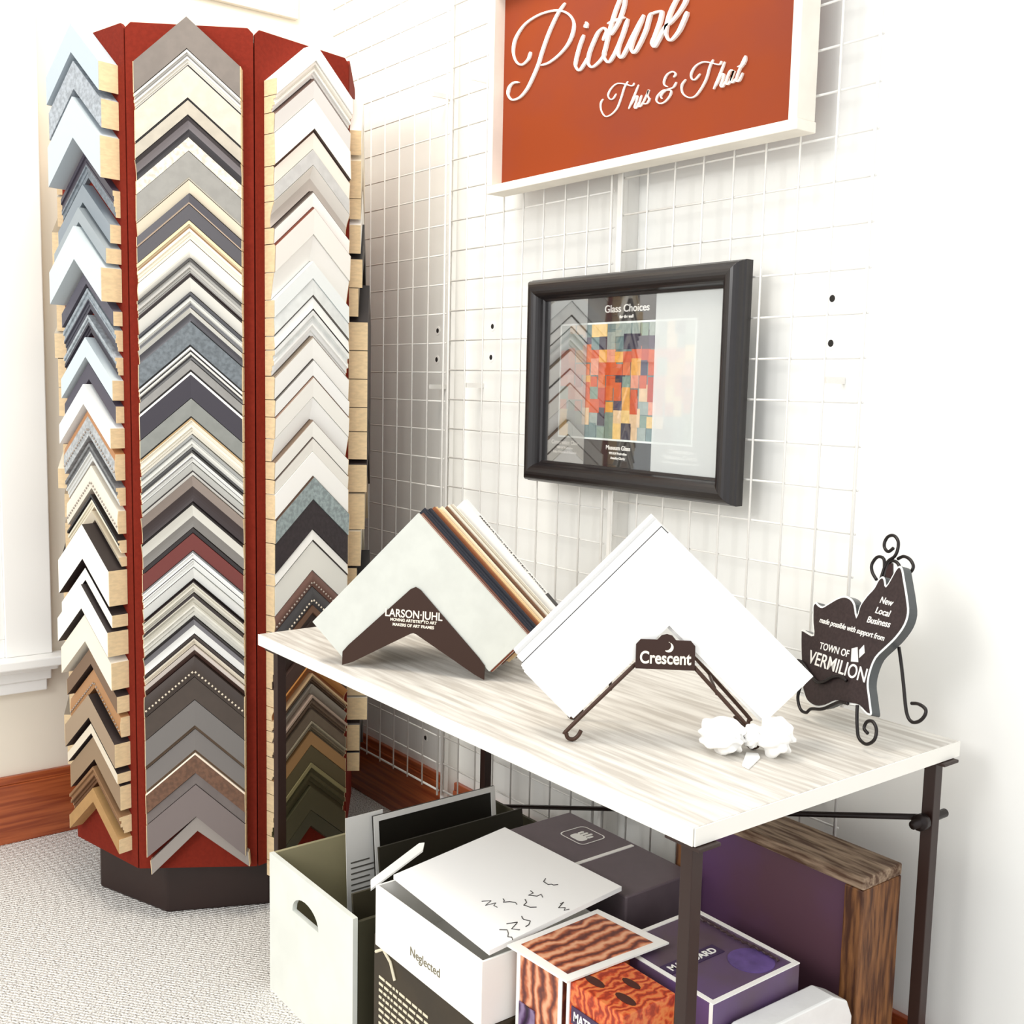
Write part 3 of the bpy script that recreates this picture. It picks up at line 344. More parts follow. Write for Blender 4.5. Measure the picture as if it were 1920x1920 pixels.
# left stand, solid dark sheet holder
P0, u, v, nb = frame_axes((-1.812, 1.0, .735), 35, 4)
def FL(a, b, d): return tuple(P0 + u * a + v * b + nb * d)
hold = mat('4a3024', .5, spec=.25)
st = empty('mat_sample_stand', tuple(P0 + u * .15), 'solid dark brown stand with white lettering, holding the grey and coloured mat corners', 'display stand')
VB = .0
MB().prism([(0, .002), (0, .028), (.012, .042), (.135, .158), (.145, .163), (.155, .158), (.275, .042), (.287, .028), (.287, .002)] + [(.268, .010), (.15, .074), (.144, .076), (.138, .074), (.022, .010)][::1], FL, -.004, -.002).build('front_plate', hold, st, bevel=.0004)
MB().prism([(.008, .03), (.1435, .157), (.279, .03), (.276, .027), (.1435, .152), (.011, .027)], FL, -.0019, .17).build('roof_plate', hold, st)
MB().prism([(0, .002), (0, .028), (.1435, .16), (.287, .028), (.287, .002), (.26, .012), (.1435, .1), (.03, .012)], FL, .171, .173).build('back_plate', hold, st)
lt = mat('f3ead9', .6)
o_ = FL(.085, .104, -.0042)
text('lettering', 'LARSON\u00b7JUHL', .021, o_, u, v, lt, st, width=.115, bold=.0003)
text('lettering', 'MOVING ARTISTRY TO ART', .0075, FL(.1435, .096, -.0042), u, v, lt, st, align='CENTER', bold=.0002)
text('lettering', 'MAKERS OF ART FRAMES', .0075, FL(.1435, .087, -.0042), u, v, lt, st, align='CENTER', bold=.0002)
stack = [('d3d5cd', .0045, 'grey speckled', 'foremost of the left stack, facing the room'), ('a8563c', .0025, 'thin brick red', 'just behind the grey front one'), ('e9dfd0', .002, 'thin cream', 'behind the brick red one'), ('8d5a48', .002, 'thin reddish brown', 'in front of the navy ones')]
for nm, c in (('first navy', '353845'), ('second navy', '2f3240'), ('third navy', '3a3c4a'), ('fourth navy', '31333f'), ('fifth navy', '3b3a45')): stack.append((c, .0035, nm.replace('first ', '').replace('second ', '').replace('third ', '').replace('fourth ', '').replace('fifth ', '') + ' blue', nm.split()[0] + ' of the five navy ones counted from the front'))
stack += [('9a5232', .003, 'rust brown', 'directly behind the navy ones'), ('b26b40', .0025, 'copper orange', 'behind the rust brown one'), ('f3cd96', .003, 'peach', 'front one of the two peach ones'), ('f6d8a8', .003, 'light peach', 'rear one of the two peach ones'), ('f4e2c0', .003, 'pale butter', 'behind the peach ones'), ('f3ead6', .003, 'ivory', 'behind the butter one'), ('9a6f52', .002, 'thin brown', 'between the ivory and the cream ones'), ('f0e6d2', .003, 'cream', 'behind the thin brown one'), ('d8cdb8', .0025, 'stone', 'third from the back of the left stack'), ('efe7d6', .003, 'off-white', 'second from the back of the left stack')]
d = 0; rj = random.Random(3); stack_n = len(stack)
for i, (c, th, nm, wh) in enumerate(stack):
    gap = .0012 if i < 9 else .005
    du = rj.uniform(-.002, .002); dv = (0, -.002, -.003, 0)[i] if i < 4 else .004 + rj.uniform(0, .005)
    MB().prism(chevron(.1435 + du, .306 + (dv if i else 0) - .006, .305, .1, 1.5), lambda a, b, q: FL(a + q * .25, b, q), d, d + th).build('mat_corner_sample', mat(c, .8, noise=.06, scale=25), label='%s mat board corner, %s' % (nm, wh), cat='mat board sample', group='mat corners on the left stand')
    d += th + gap
MB().prism(chevron(.186, .315, .30, .1, 0), FL, d + .012, d + .034).build('sample_box', mat('f6f4ef', .6), label='thick white corner block with printed edge at the back of the left mat board stack', cat='mat board sample')
bo = bpy.data.objects['sample_box']; s5 = math.sqrt(.5)
ed = (u * s5 - v * s5)
text('lettering', 'PRESERVATION MATS PROTECT ARTWORK', .011, Vector(FL(.186 + .03, .315 - .03, d + .018)) + (u + v) * .0004, ed, nb, mat('55504e', .6), bo, width=.2, ext=.0002)
MB().add([tuple(Vector(FL(.186 + q[0] * s5, .315 - q[0] * s5, d + q[1])) + (u + v) * z_) for z_ in (.0001, .0006) for q in ((.245, .014), (.285, .014), (.285, .032), (.245, .032))], [(0, 1, 2, 3), (4, 5, 6, 7), (0, 1, 5, 4), (2, 3, 7, 6), (1, 2, 6, 5), (0, 3, 7, 4)]).build('label_patch', mat('5a5654', .6), bo)
# right stand, bent wire holder
P0, u, v, nb = frame_axes((-1.229, 1.072, .735), 48, 4)
def FR(a, b, d): return tuple(P0 + u * a + v * b + nb * d)
hs = empty('mat_sample_stand', tuple(P0 + u * .12), 'bent dark wire stand with a small crescent moon name plate, holding the white mat corners', 'display stand')
wirem = mat('5a4034', .4, .2, spec=.3); rw = .0032
def hookpts(sgn, c0):
    out = [(c0 + sgn * .012, .016), (c0 + sgn * .015, .008), (c0 + sgn * .010, .0036), (c0, .0036), (c0 - sgn * .006, .010), (c0 - sgn * .004, .018)]
    return [(c0 + .0 + (x - c0), y) for x, y in out]
for dd in (-.006, .105):
    P = [(.017, .018), (.013, .010), (.006, .004), (-.002, .005), (-.005, .012), (.0, .022), (.095, .122)]
    Q = [(.263, .018), (.267, .010), (.274, .004), (.282, .005), (.285, .012), (.28, .022), (.185, .122)]
    m = MB(); m.tube([FR(a, b, dd) for a, b in smooth_path([(p[0], p[1], 0) for p in P], 5) and [(q.x, q.y) for q in smooth_path([(p[0], p[1], 0) for p in P], 5)]], rw)
    m.tube([FR(q.x, q.y, dd) for q in smooth_path([(p[0], p[1], 0) for p in Q], 5)], rw)
    m.tube([FR(.095, .122, dd), FR(.105, .13, dd), FR(.175, .13, dd), FR(.185, .122, dd)], rw)
    m.build('wire_arm', wirem, hs, smooth=True)
m = MB()
for a, b in ((.06, .083), (.22, .083)): m.tube([FR(a, b, -.006), FR(a, b, .105)], rw * .8)
m.build('cross_wire', wirem, hs, smooth=True)
pl = [(.096, .118), (.096, .155), (.103, .163), (.128, .163), (.134, .170), (.142, .172), (.150, .170), (.156, .163), (.178, .163), (.185, .155), (.185, .118)]
MB().prism(pl, FR, -.0115, -.0095).build('name_plate', mat('4c342c', .5, spec=.25), hs, bevel=.0004)
text('lettering', 'Crescent', .026, FR(.1405, .127, -.0118), u, v, lt, hs, width=.077, align='CENTER', bold=.0006)
cm = [(.145 + .0075 * math.cos(t), .152 + .0075 * math.sin(t)) for t in [math.radians(-130 + k * 20) for k in range(12)]] + [(.1415 + .0072 * math.cos(t), .1545 + .0072 * math.sin(t)) for t in [math.radians(60 - k * 20) for k in range(9)]]
MB().prism(cm, FR, -.0122, -.0115).build('moon_emblem', lt, hs)
rs = [('white', 'foremost of the white stack', .008, .332, .142), ('white', 'second from the front of the white stack', .004, .330, .136), ('white', 'third from the front of the white stack', .004, .334, .133), ('snow white', 'in front of the thin dark one in the white stack', .012, .336, .131), ('thin dark grey backed', 'showing as a dark line in the white stack', .0012, .3375, .131), ('soft white', 'just behind the dark line in the white stack', .010, .346, .123), ('thin pale grey', 'second from the back of the white stack', .003, .350, .119), ('white', 'rearmost of the white stack', .010, .353, .116)]
d = 0
for i, (nm, wh, th, cv, cu) in enumerate(rs):
    c = {'thin dark grey backed': '4a4a50', 'thin pale grey': 'cfcfce'}.get(nm, 'faf9f6')
    MB().prism(chevron(cu, cv - .008, .305, .1, 1.5), FR, d, d + th).build('mat_corner_sample', mat(c, .7), label='%s mat board corner, %s' % (nm, wh), cat='mat board sample', group='mat corners on the wire stand')
    d += th + .0014
# ---------------------------------------------------------------- white fabric rose
ro = empty('fabric_rose', (-1.03, 1.25, .735), 'crumpled white fabric bow lying at the wire stand\'s right foot', 'fabric bow')
def blob(c, rad, seed, amp=.14, ripple=9):
    bm = bmesh.new(); bmesh.ops.create_icosphere(bm, subdivisions=4, radius=1); r3 = random.Random(seed); ph = [r3.uniform(0, 6.28) for _ in range(6)]
    for q in bm.verts:
        x, y, z = q.co; k = 1 + amp * (.5 * math.sin(ripple * math.atan2(z, y) + ph[0] + 3 * x) + .3 * math.sin(5 * x + ph[1]) * math.sin(7 * y + ph[2]) + .25 * math.sin(11 * z + ph[3] + 4 * y))
        q.co = Vector((x * rad[0], y * rad[1], z * rad[2])) * k + Vector(c)
    mb = MB(); mb.add([q.co[:] for q in bm.verts], [[w.index for w in f.verts] for f in bm.faces]); bm.free(); return mb
wf = mat('fcfbf8', .8)
blob((-1.058, 1.225, .762), (.034, .030, .0255), 1, .26, 7).build('petal', wf, ro, smooth=True)
blob((-1.003, 1.278, .765), (.026, .026, .028), 2, .3, 6).build('petal', wf, ro, smooth=True)
blob((-1.027, 1.256, .764), (.013, .014, .017), 5, .25, 12).build('knot', wf, ro, smooth=True)
m = MB(); m.prism([(-1.02, 1.262), (-1.006, 1.25), (-.985, 1.2), (-1.0, 1.203), (-1.032, 1.25)], lambda a, b, dd: (a, b, dd), .7355, .738); m.build('ribbon_tail', wf, ro)
# ---------------------------------------------------------------- leaf shaped plaque on an iron easel
PLQ = json.loads('{"out":[[-0.0162,0.1634],[-0.0207,0.1752],[-0.0158,0.1826],[-0.0071,0.1799],[0.0056,0.1793],[0.0198,0.1885],[0.0382,0.2008],[0.055,0.2072],[0.0709,0.206],[0.0837,0.1989],[0.0968,0.1823],[0.0976,0.1993],[0.107,0.2179],[0.1185,0.2331],[0.1232,0.247],[0.131,0.2537],[0.1381,0.2496],[0.1451,0.2416],[0.152,0.2579],[0.1558,0.269],[0.1615,0.2758],[0.1697,0.2726],[0.1816,0.2563],[0.1989,0.2312],[0.2099,0.2108],[0.2094,0.1905],[0.1986,0.1688],[0.1843,0.1506],[0.1675,0.1292],[0.1638,0.1055],[0.1671,0.0878],[0.1758,0.0741],[0.1861,0.0587],[0.193,0.047],[0.1837,0.0442],[0.1634,0.0497],[0.1459,0.048],[0.1219,0.0434],[0.1041,0.0406],[0.0829,0.0272],[0.0605,0.0193],[0.0346,0.0217],[0.0165,0.0353],[0.0128,0.043],[0.0192,0.0561],[0.004,0.0634],[-0.0098,0.0788],[-0.0324,0.1232],[-0.0296,0.1309],[-0.015,0.1297],[0.0019,0.1298],[-0.008,0.1462]],"tub":{"a":[[0.1102,0.3016],[0.1008,0.2943],[0.0898,0.2986],[0.0858,0.3076],[0.0905,0.3179],[0.1037,0.3209],[0.1168,0.3132],[0.1209,0.2997],[0.1177,0.2885],[0.1071,0.2798],[0.1023,0.2659],[0.1009,0.2442],[0.0945,0.225],[0.0891,0.2036],[0.0929,0.1743]],"b":[[0.0917,0.2461],[0.0772,0.2556],[0.0704,0.2666],[0.0747,0.2782],[0.0836,0.2832],[0.0959,0.2804],[0.1031,0.266]],"c":[[0.1203,0.2866],[0.1319,0.2925],[0.1466,0.2907],[0.1583,0.2833],[0.1599,0.2755],[0.1531,0.2674],[0.1453,0.2614]],"d":[[0.1278,0.1995],[0.117,0.2281],[0.1101,0.2482],[0.1083,0.2645],[0.1115,0.2781],[0.1206,0.2819],[0.1329,0.278],[0.1408,0.2677],[0.1373,0.2554]],"e":[[0.1788,0.1554],[0.1933,0.1337],[0.2101,0.1064],[0.2333,0.0681],[0.2491,0.0578],[0.2633,0.0627],[0.2713,0.0739],[0.2691,0.083],[0.2534,0.0861],[0.2385,0.0829]],"f":[[0.1633,0.052],[0.1689,0.0374],[0.1779,0.0194],[0.188,0.0065],[0.2069,0.0036],[0.2209,0.0149],[0.2194,0.0302],[0.2071,0.0388],[0.1948,0.035],[0.1926,0.024],[0.2034,0.0195]],"g":[[-0.0225,0.0692],[-0.0142,0.079],[0.0032,0.0783],[0.0246,0.0688],[0.0515,0.0599],[0.0694,0.0647],[0.0874,0.0769],[0.104,0.0825],[0.1221,0.0803]],"h":[[0.0133,0.0419],[0.0144,0.0221],[0.0294,0.0064],[0.0466,0.0053],[0.0567,0.0145],[0.0849,0.0229],[0.1181,0.0435],[0.1406,0.0477]],"gus":[[0.1083,0.2645],[0.1129,0.2748],[0.1187,0.2781],[0.1272,0.2583],[0.123,0.2434],[0.1151,0.2491]]},"txt":{"new":[0.1416,0.2129],"local":[0.1376,0.1957],"bus":[0.1247,0.1776],"made":[0.009,0.1524],"town":[0.0285,0.111],"verm":[0.0088,0.0823],"new2":[0.1727,0.2134],"local2":[0.1732,0.1962],"bus2":[0.1798,0.181],"made2":[0.1756,0.1588],"town2":[0.1062,0.1154],"verm2":[0.1606,0.0884],"leaf1":[0.1088,0.1304],"leaf2":[0.1213,0.1358],"leaf3":[0.133,0.1139],"leaf4":[0.1158,0.1107],"lf5":[0.1274,0.1325],"lf6":[0.1348,0.1426],"lf7":[0.1416,0.1313],"lf8":[0.1326,0.1208]}}')
lean = math.radians(15); pu = Vector((.945, -.327, 0)); pn = Vector((.327, .945, 0)); pv = Vector((0, 0, 1)) * math.cos(lean) + pn * math.sin(lean); PO = Vector((-1.125, 1.475, .745)); pw_ = pv.cross(pu) * -1
if pw_.y < 0: pw_ = -pw_
def FP(a, b, d): return tuple(PO + pu * a + pv * b + pw_ * d)
pq = empty('leaf_plaque', tuple(PO), 'dark leaf-shaped award plaque with white edge and writing, propped on an iron easel', 'plaque')
OUT = PLQ['out']; mx_ = sum(p[0] for p in OUT) / len(OUT); my_ = sum(p[1] for p in OUT) / len(OUT)
def inset(pts, dd):
    n = len(pts); area_ = sum(pts[i][0] * pts[(i + 1) % n][1] - pts[(i + 1) % n][0] * pts[i][1] for i in range(n)); sg_ = 1 if area_ > 0 else -1; o = []
    for i in range(n):
        a, b, c = Vector(pts[i - 1]), Vector(pts[i]), Vector(pts[(i + 1) % n]); e1 = (b - a).normalized(); e2 = (c - b).normalized()
        n1 = Vector((-e1.y, e1.x)) * sg_; n2 = Vector((-e2.y, e2.x)) * sg_; nn = (n1 + n2); nn = nn.normalized() if nn.length > .2 else n1
        o.append(tuple(b + nn * dd / max(.55, nn.dot(n1))))
    return o
from mathutils.geometry import tessellate_polygon
def slab(mb, pts, d0, d1, mi=0):
    n = len(pts); tris = tessellate_polygon([[Vector((p[0], p[1], 0)) for p in pts]])
    mb.add([FP(p[0], p[1], d0) for p in pts] + [FP(p[0], p[1], d1) for p in pts], [tuple(t) for t in tris] + [tuple(i + n for i in t) for t in tris] + [(i, (i + 1) % n, n + (i + 1) % n, n + i) for i in range(n)], mi)
def close_smooth(pts, n=3):
    P = [Vector((p[0], p[1], 0)) for p in pts]; N = len(P); out = []
    for i in range(N):
        p0, p1, p2, p3 = P[i - 1], P[i], P[(i + 1) % N], P[(i + 2) % N]
        for k in range(n):
            t = k / n; q = .5 * ((2 * p1) + (p2 - p0) * t + (2 * p0 - 5 * p1 + 4 * p2 - p3) * t * t + (3 * p1 - p0 - 3 * p2 + p3) * t ** 3); out.append((q.x, q.y))
    return out
OS = close_smooth(OUT)
m = MB(); slab(m, OS, .0005, .016); m.build('body', mat('55595b', .3, spec=.6), pq)
m = MB(); slab(m, OS, -.0008, .0004); m.build('white_edge', mat('f0f1ee', .4), pq)
m = MB(); slab(m, inset(OS, .0032), -.0018, -.0007); m.build('face', mat('4a3a3a', .5, noise=.3, scale=200, spec=.3), pq)
T = PLQ['txt']
def ptext(body, k, k2, size, shear=0, bold=.0002):
    a, b = Vector(T[k]), Vector(T[k2]); dv = b - a; text('lettering', body, size, FP(a.x, a.y, -.0021), pu * dv.x + pv * dv.y, pv * dv.x - pu * dv.y, mat('f2efe9', .6), pq, width=dv.length, shear=shear, bold=bold, ext=.0003)
ptext('New', 'new', 'new2', .0145, .2); ptext('Local', 'local', 'local2', .0145, .2); ptext('Business', 'bus', 'bus2', .0145, .2)
ptext('made possible with support from', 'made', 'made2', .0125, .2); ptext('TOWN OF', 'town', 'town2', .016); ptext('VERMILION', 'verm', 'verm2', .031, 0, .0003)
m = MB(); m.prism([T['leaf1'], T['leaf2'], T['leaf3'], T['leaf4']], FP, -.0026, -.0019); m.prism([T['lf5'], T['lf6'], T['lf7'], T['lf8']], FP, -.0026, -.0019); m.build('emblem', mat('e9e8e2', .6), pq)
es = empty('easel', tuple(PO + pn * .03), 'small scrolled black wrought iron easel under and behind the leaf plaque', 'easel')
TU = PLQ['tub']; rt = .0027
def pt(key, dep): return [Vector(FP(q.x, q.y, dep)) for q in smooth_path([(p[0], p[1], 0) for p in TU[key]], 6)]
def clampz(P):
    return [Vector((p.x, p.y, max(p.z, .7382))) for p in P]
for key, dep in (('a', .0205), ('b', .0205), ('c', .026), ('d', .0205)): MB().tube(clampz(pt(key, dep)), rt).build('scroll', ironm, es, smooth=True)
MB().prism(TU['gus'], FP, .019, .022).build('gusset', mat('3a1416', .4), es)
MB().tube(clampz(pt('e', .026)), rt).build('back_leg', ironm, es, smooth=True)
for key in ('f', 'g', 'h'): MB().tube(clampz(pt(key, -.0055 if key != 'f' else -.006)), rt).build('front_foot', ironm, es, smooth=True)
# ---------------------------------------------------------------- things under the table
cr = empty('print_crate', (-1.845, 1.226, 0), 'white fronted crate with hand hole, holding dark prints under the table', 'crate')
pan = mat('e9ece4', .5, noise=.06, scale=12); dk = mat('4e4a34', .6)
# front panel with a half-moon hand hole, built as a ring of quads round the hole
hx, hz = -1.86, .232; hole_pts = [(hx - .055, hz - .012)] + [(hx + .055 * math.cos(math.radians(180 - k * 15)), hz - .012 + .034 * math.sin(math.radians(180 - k * 15))) for k in range(1, 12)] + [(hx + .055, hz - .012)]
low = [(hx + .055 - k * .11 / 11, hz - .016) for k in range(12)]; H_ = hole_pts + low
x0, x1, z0, z1 = -2.02, -1.67, 0, .30
def outer(p):
    a = math.atan2(p[1] - hz, p[0] - hx); c, s_ = math.cos(a), math.sin(a); ks = [k for k in (((x1 - hx) / c if c > 1e-6 else (x0 - hx) / c if c < -1e-6 else 9), ((z1 - hz) / s_ if s_ > 1e-6 else (z0 - hz) / s_ if s_ < -1e-6 else 9)) if k > 0]
    k = min(ks); return (hx + c * k, hz + s_ * k)
import bisect
angs = sorted([(math.atan2(p[1] - hz, p[0] - hx), p, outer(p)) for p in H_] , key=lambda t: t[0])
for cxx, czz in ((x0, z0), (x1, z0), (x1, z1), (x0, z1)):
    a = math.atan2(czz - hz, cxx - hx); i = bisect.bisect([t[0] for t in angs], a); A_, B_ = angs[i - 1], angs[i % len(angs)]
    f = .5; angs.insert(i, (a, ((A_[1][0] + B_[1][0]) / 2, (A_[1][1] + B_[1][1]) / 2), (cxx, czz)))
m = MB(); n = len(angs)
for y in (.945, .955):
    m.v += [(t[1][0], y, t[1][1]) for t in angs] + [(t[2][0], y, t[2][1]) for t in angs]
for b in (0, 2 * n):
    for i in range(n): j = (i + 1) % n; m.f.append((b + i, b + j, b + n + j, b + n + i)); m.m.append(0)
for i in range(n):
    j = (i + 1) % n; m.f += [(i, j, 2 * n + j, 2 * n + i), (n + i, n + j, 3 * n + j, 3 * n + i)]; m.m += [0, 0]
m.build('front_panel', pan, cr)
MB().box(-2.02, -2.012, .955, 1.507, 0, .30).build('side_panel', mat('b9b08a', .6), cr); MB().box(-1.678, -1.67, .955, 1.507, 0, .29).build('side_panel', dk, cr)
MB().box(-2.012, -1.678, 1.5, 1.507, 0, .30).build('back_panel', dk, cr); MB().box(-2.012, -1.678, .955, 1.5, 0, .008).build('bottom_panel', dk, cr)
dark = mat('2e2a22', .4, spec=.5); wh = mat('f7f5ef', .5)
def leaning(name, x, y0, y1, h, tilt, th, mats, label, cat, border=0, z0=.0085, group=None):
    e = empty(name, (x, (y0 + y1) / 2, z0), label, cat, group); t = math.radians(tilt)
    def F(a, b, d): return (x + math.sin(t) * b + math.cos(t) * d, a, z0 + math.cos(t) * b - math.sin(t) * d + .0 + (math.sin(t) * th if t > 0 else 0))
    MB().prism([(y0, 0), (y1, 0), (y1, h), (y0, h)], F, 0, th).build('board', mats[0], e)
    if border:
        b_ = border; m = MB()
        for q in ([(y0, h - b_), (y1, h - b_), (y1, h), (y0, h)], [(y0, 0), (y0 + b_, 0), (y0 + b_, h - b_), (y0, h - b_)], [(y1 - b_, 0), (y1, 0), (y1, h - b_), (y1 - b_, h - b_)]): m.prism(q, F, th + .0001, th + .0015)
        m.build('border', mats[1], e)
    return e, F
e1, F1 = leaning('framed_print', -1.90, 1.14, 1.46, .355, -6, .006, [dark, wh], 'dark print with white border strips standing in the crate', 'print', .012)
e2, F2 = leaning('framed_print', -1.80, 1.10, 1.47, .33, -8, .006, [mat('3b3628', .5), wh], 'plain dark board behind the white bordered print in the crate', 'print')
e3, F3 = leaning('framed_print', -1.75, 1.0, 1.42, .285, -5, .006, [mat('57503c', .5), wh], 'dark board leaning against the crate\'s right side', 'print')
e4, F4 = leaning('price_card', -1.925, 1.08, 1.17, .36, -3, .0015, [wh, wh], 'tall narrow white card with small printed lines in the crate', 'card')
m = MB()
for k in range(6): m.prism([(1.09, .20 + k * .012), (1.155 - (k % 3) * .01, .20 + k * .012), (1.155 - (k % 3) * .01, .203 + k * .012), (1.09, .203 + k * .012)], F4, .0016, .0021)
m.build('printed_lines', mat('77736a', .6), e4)
MB().prism([(-1.77, 1.04), (-1.752, 1.03), (-1.70, 1.115), (-1.71, 1.125), (-1.722, 1.12)], lambda a, b, d: (a, b, d + (b - 1.03) * .9), .298, .302).build('paint_stick', wh, label='rounded white stick lying across the crate rim', cat='stick')
# printed dark carton
bxe = empty('printed_carton', (-1.44, 1.15, 0), 'dark brown carton with fine cream print, beneath the open white carton', 'box')
MB().box(-1.62, -1.26, .96, 1.19, 0, .29).build('carton_body', mat('4a3c26', .55, noise=.25, scale=14), bxe, bevel=.002)
cream = mat('e8dfc4', .6)
rw2 = random.Random(2); m = MB()
for k in range(16):
    xx = -1.60
    while xx < -1.45:
        wl = rw2.uniform(.006, .02); m.box(xx, min(xx + wl, -1.44), .9588, .9598, .215 - k * .0125, .2195 - k * .0125); xx += wl + .004
m.build('printed_text', cream, bxe)
m = MB(); m.tube([(-1.61, .9585, .26), (-1.585, .9585, .275), (-1.56, .9585, .262), (-1.545, .9585, .235)], .003, seg=6); m.build('printed_swirl', cream, bxe)
# open white carton
cw = empty('open_carton', (-1.425, 1.06, .291), 'open white cardboard carton with its top left ajar, sitting on the dark printed carton', 'box')
cwm = mat('f8f6f0', .6); X0, X1, Y0, Y1, Z0, Z1 = -1.583, -1.266, .941, 1.185, .291, .40
MB().box(X0, X1, Y0, Y0 + .004, Z0, Z1).box(X0, X1, Y1 - .004, Y1, Z0, Z1).box(X0, X0 + .004, Y0 + .004, Y1 - .004, Z0, Z1).box(X1 - .004, X1, Y0 + .004, Y1 - .004, Z0, Z1).box(X0 + .004, X1 - .004, Y0 + .004, Y1 - .004, Z0, Z0 + .004).build('carton_walls', cwm, cw)
text('printed_text', 'Neglected', .022, (-1.47, .9405, .322), UX, UY, mat('8c8468', .6), cw, ext=.0002)
tl = math.atan2(.022, .2)
def lidF(a, b, d): return (a, b, .405 + (b - .965) * .095 + d)
MB().prism([(-1.575, .972), (-1.27, .957), (-1.272, 1.235), (-1.585, 1.225)], lidF, 0, .008).build('box_lid', wf, label='white lid with black ink scribbles lying askew over the open carton', cat='lid')
ld = bpy.data.objects['box_lid']; ink = mat('3a3430', .6); m = MB(); rk = random.Random(8)
for k in range(9):
    a = -1.40 + rk.uniform(0, .1); b = 1.0 + rk.uniform(0, .16); P = []
    for q in range(6): P.append(Vector(lidF(a + q * .006 + rk.uniform(-.004, .004), b + rk.uniform(-.01, .01), .0084)))
    MB().tube(P, .0008, seg=4).build('ink_scribble', ink, ld)
# dark portfolio case with icon
pc = empty('portfolio_case', (-1.435, 1.32, 0), 'dark plum grey case with a hand icon on top, behind the white lid', 'case')
MB().box(-1.61, -1.27, 1.245, 1.41, 0, .418).build('case_body', mat('7d6e74', .5, noise=.08, scale=30), pc, bevel=.003)
m = MB()
def rrect(x0, x1, y0, y1, r):
    o = []
    for cx_, cy_, a0 in ((x1 - r, y1 - r, 0), (x0 + r, y1 - r, 90), (x0 + r, y0 + r, 180), (x1 - r, y0 + r, 270)):
        for k in range(5): a = math.radians(a0 + k * 22.5); o.append((cx_ + r * math.cos(a), cy_ + r * math.sin(a)))
    return o
o1 = rrect(-1.54, -1.47, 1.32, 1.385, .012); o2 = rrect(-1.5375, -1.4725, 1.3225, 1.3825, .0105)
m.add([(p[0], p[1], .4188) for p in o1] + [(p[0], p[1], .4188) for p in o2], [(i, (i + 1) % 20, 20 + (i + 1) % 20, 20 + i) for i in range(20)])
m.prism(rrect(-1.52, -1.485, 1.33, 1.352, .008), lambda a, b, d: (a, b, d), .4183, .4190)
for k in range(4): m.prism(rrect(-1.52 + k * .009, -1.514 + k * .009, 1.352, 1.366 + (k % 3) * .003, .0028), lambda a, b, d: (a, b, d), .4183, .4190)
m.build('hand_icon', wh, pc)
MB().box(-1.42, -1.412, 1.25, 1.40, .418, .4195).box(-1.412, -1.36, 1.25, 1.256, .418, .4195).build('white_tape', wh, pc)
# orange print boxes
def wavy(name, a, b, c, sc=9, dist=6):
    m = bpy.data.materials.new(name); m.use_nodes = True; nt = m.node_tree; n = nt.nodes; L = nt.links; p = n['Principled BSDF']; p.inputs['Roughness'].default_value = .35
    tc = n.new('ShaderNodeTexCoord'); w = n.new('ShaderNodeTexWave'); w.inputs['Scale'].default_value = sc; w.inputs['Distortion'].default_value = dist; w.inputs['Detail'].default_value = 3; w.inputs['Detail Scale'].default_value = 2
    cr_ = n.new('ShaderNodeValToRGB'); e = cr_.color_ramp.elements; e[0].color = lin(a); e[1].color = lin(c); x = e.new(.5); x.color = lin(b)
    L.new(tc.outputs['Object'], w.inputs['Vector']); L.new(w.outputs['Color'], cr_.inputs[0]); L.new(cr_.outputs[0], p.inputs['Base Color']); return m
canyon = wavy('canyon', '7a3a34', 'd9764a', 'f2b48c', 14, 5); fire = wavy('fire', 'b53418', 'ea5a2a', 'f08a4a', 22, 9); plum = wavy('plum', '3a2440', '6b4a78', 'a08ab0', 9, 8)
pb = empty('matboard_pack', (-1.19, 1.08, 0), 'wrapped pack with canyon pictures, beneath the white bordered canyon print', 'pack')
MB().box(-1.25, -1.145, .998, 1.165, 0, .412).build('pack_body', canyon, pb, bevel=.002)
for xa_ in (-1.152, -1.2515): MB().box(xa_, xa_ + .008, .9965, .998, .0, .413).build('white_corner', wh, pb)
MB().box(-1.243, -1.205, .9955, .9975, .25, .33).build('picture_patch', plum, pb)
pr = empty('matted_print', (-1.19, 1.09, .414), 'orange canyon rock print in a white mat lying flat over the packs', 'print')
MB().prism([(-1.262, .985), (-1.128, .992), (-1.122, 1.196), (-1.268, 1.178)], lambda a, b, d: (a, b, d), .4135, .4165).build('white_mat', wh, pr)
MB().prism([(-1.25, 1.003), (-1.143, 1.006), (-1.136, 1.175), (-1.256, 1.165)], lambda a, b, d: (a, b, d), .4166, .4172).build('print_image', canyon, pr)
ob = empty('matboard_pack', (-1.07, 1.05, 0), 'bright orange picture pack with purple name strip, beside the front right table leg', 'pack')
MB().box(-1.135, -1.02, 1.002, 1.105, 0, .412).build('pack_body', fire, ob, bevel=.002)
MB().box(-1.137, -1.131, 1.0, 1.003, .0, .413).build('white_corner', wh, ob)
MB().box(-1.125, -1.035, .9995, 1.0015, .352, .378).build('name_strip', mat('584068', .5), ob); text('lettering', 'MATBOARD', .02, (-1.12, .9992, .358), UX, UY, wh, ob, width=.08, ext=.0003, bold=.0004)
m = MB()
for (a, b, s1) in ((-1.11, 1.03, .02), (-1.075, 1.07, .018), (-1.05, 1.035, .02)): m.prism([(a + s1 * math.cos(k * .524), b + .4 * s1 * math.sin(k * .524)) for k in range(12)], lambda x, y, d: (x, y, d), .412, .4128)
m.build('dark_motif', mat('5a2418', .5), ob)
pp = empty('matboard_pack', (-1.08, 1.23, 0), 'charcoal pack with violet disc and name strip on top, right of the orange pack', 'pack')
MB().box(-1.19, -.975, 1.135, 1.33, 0, .405).build('pack_body', mat('6e5864', .45, noise=.3, scale=6, h2='74588a'), pp, bevel=.002)
m = MB(); e_ = .008
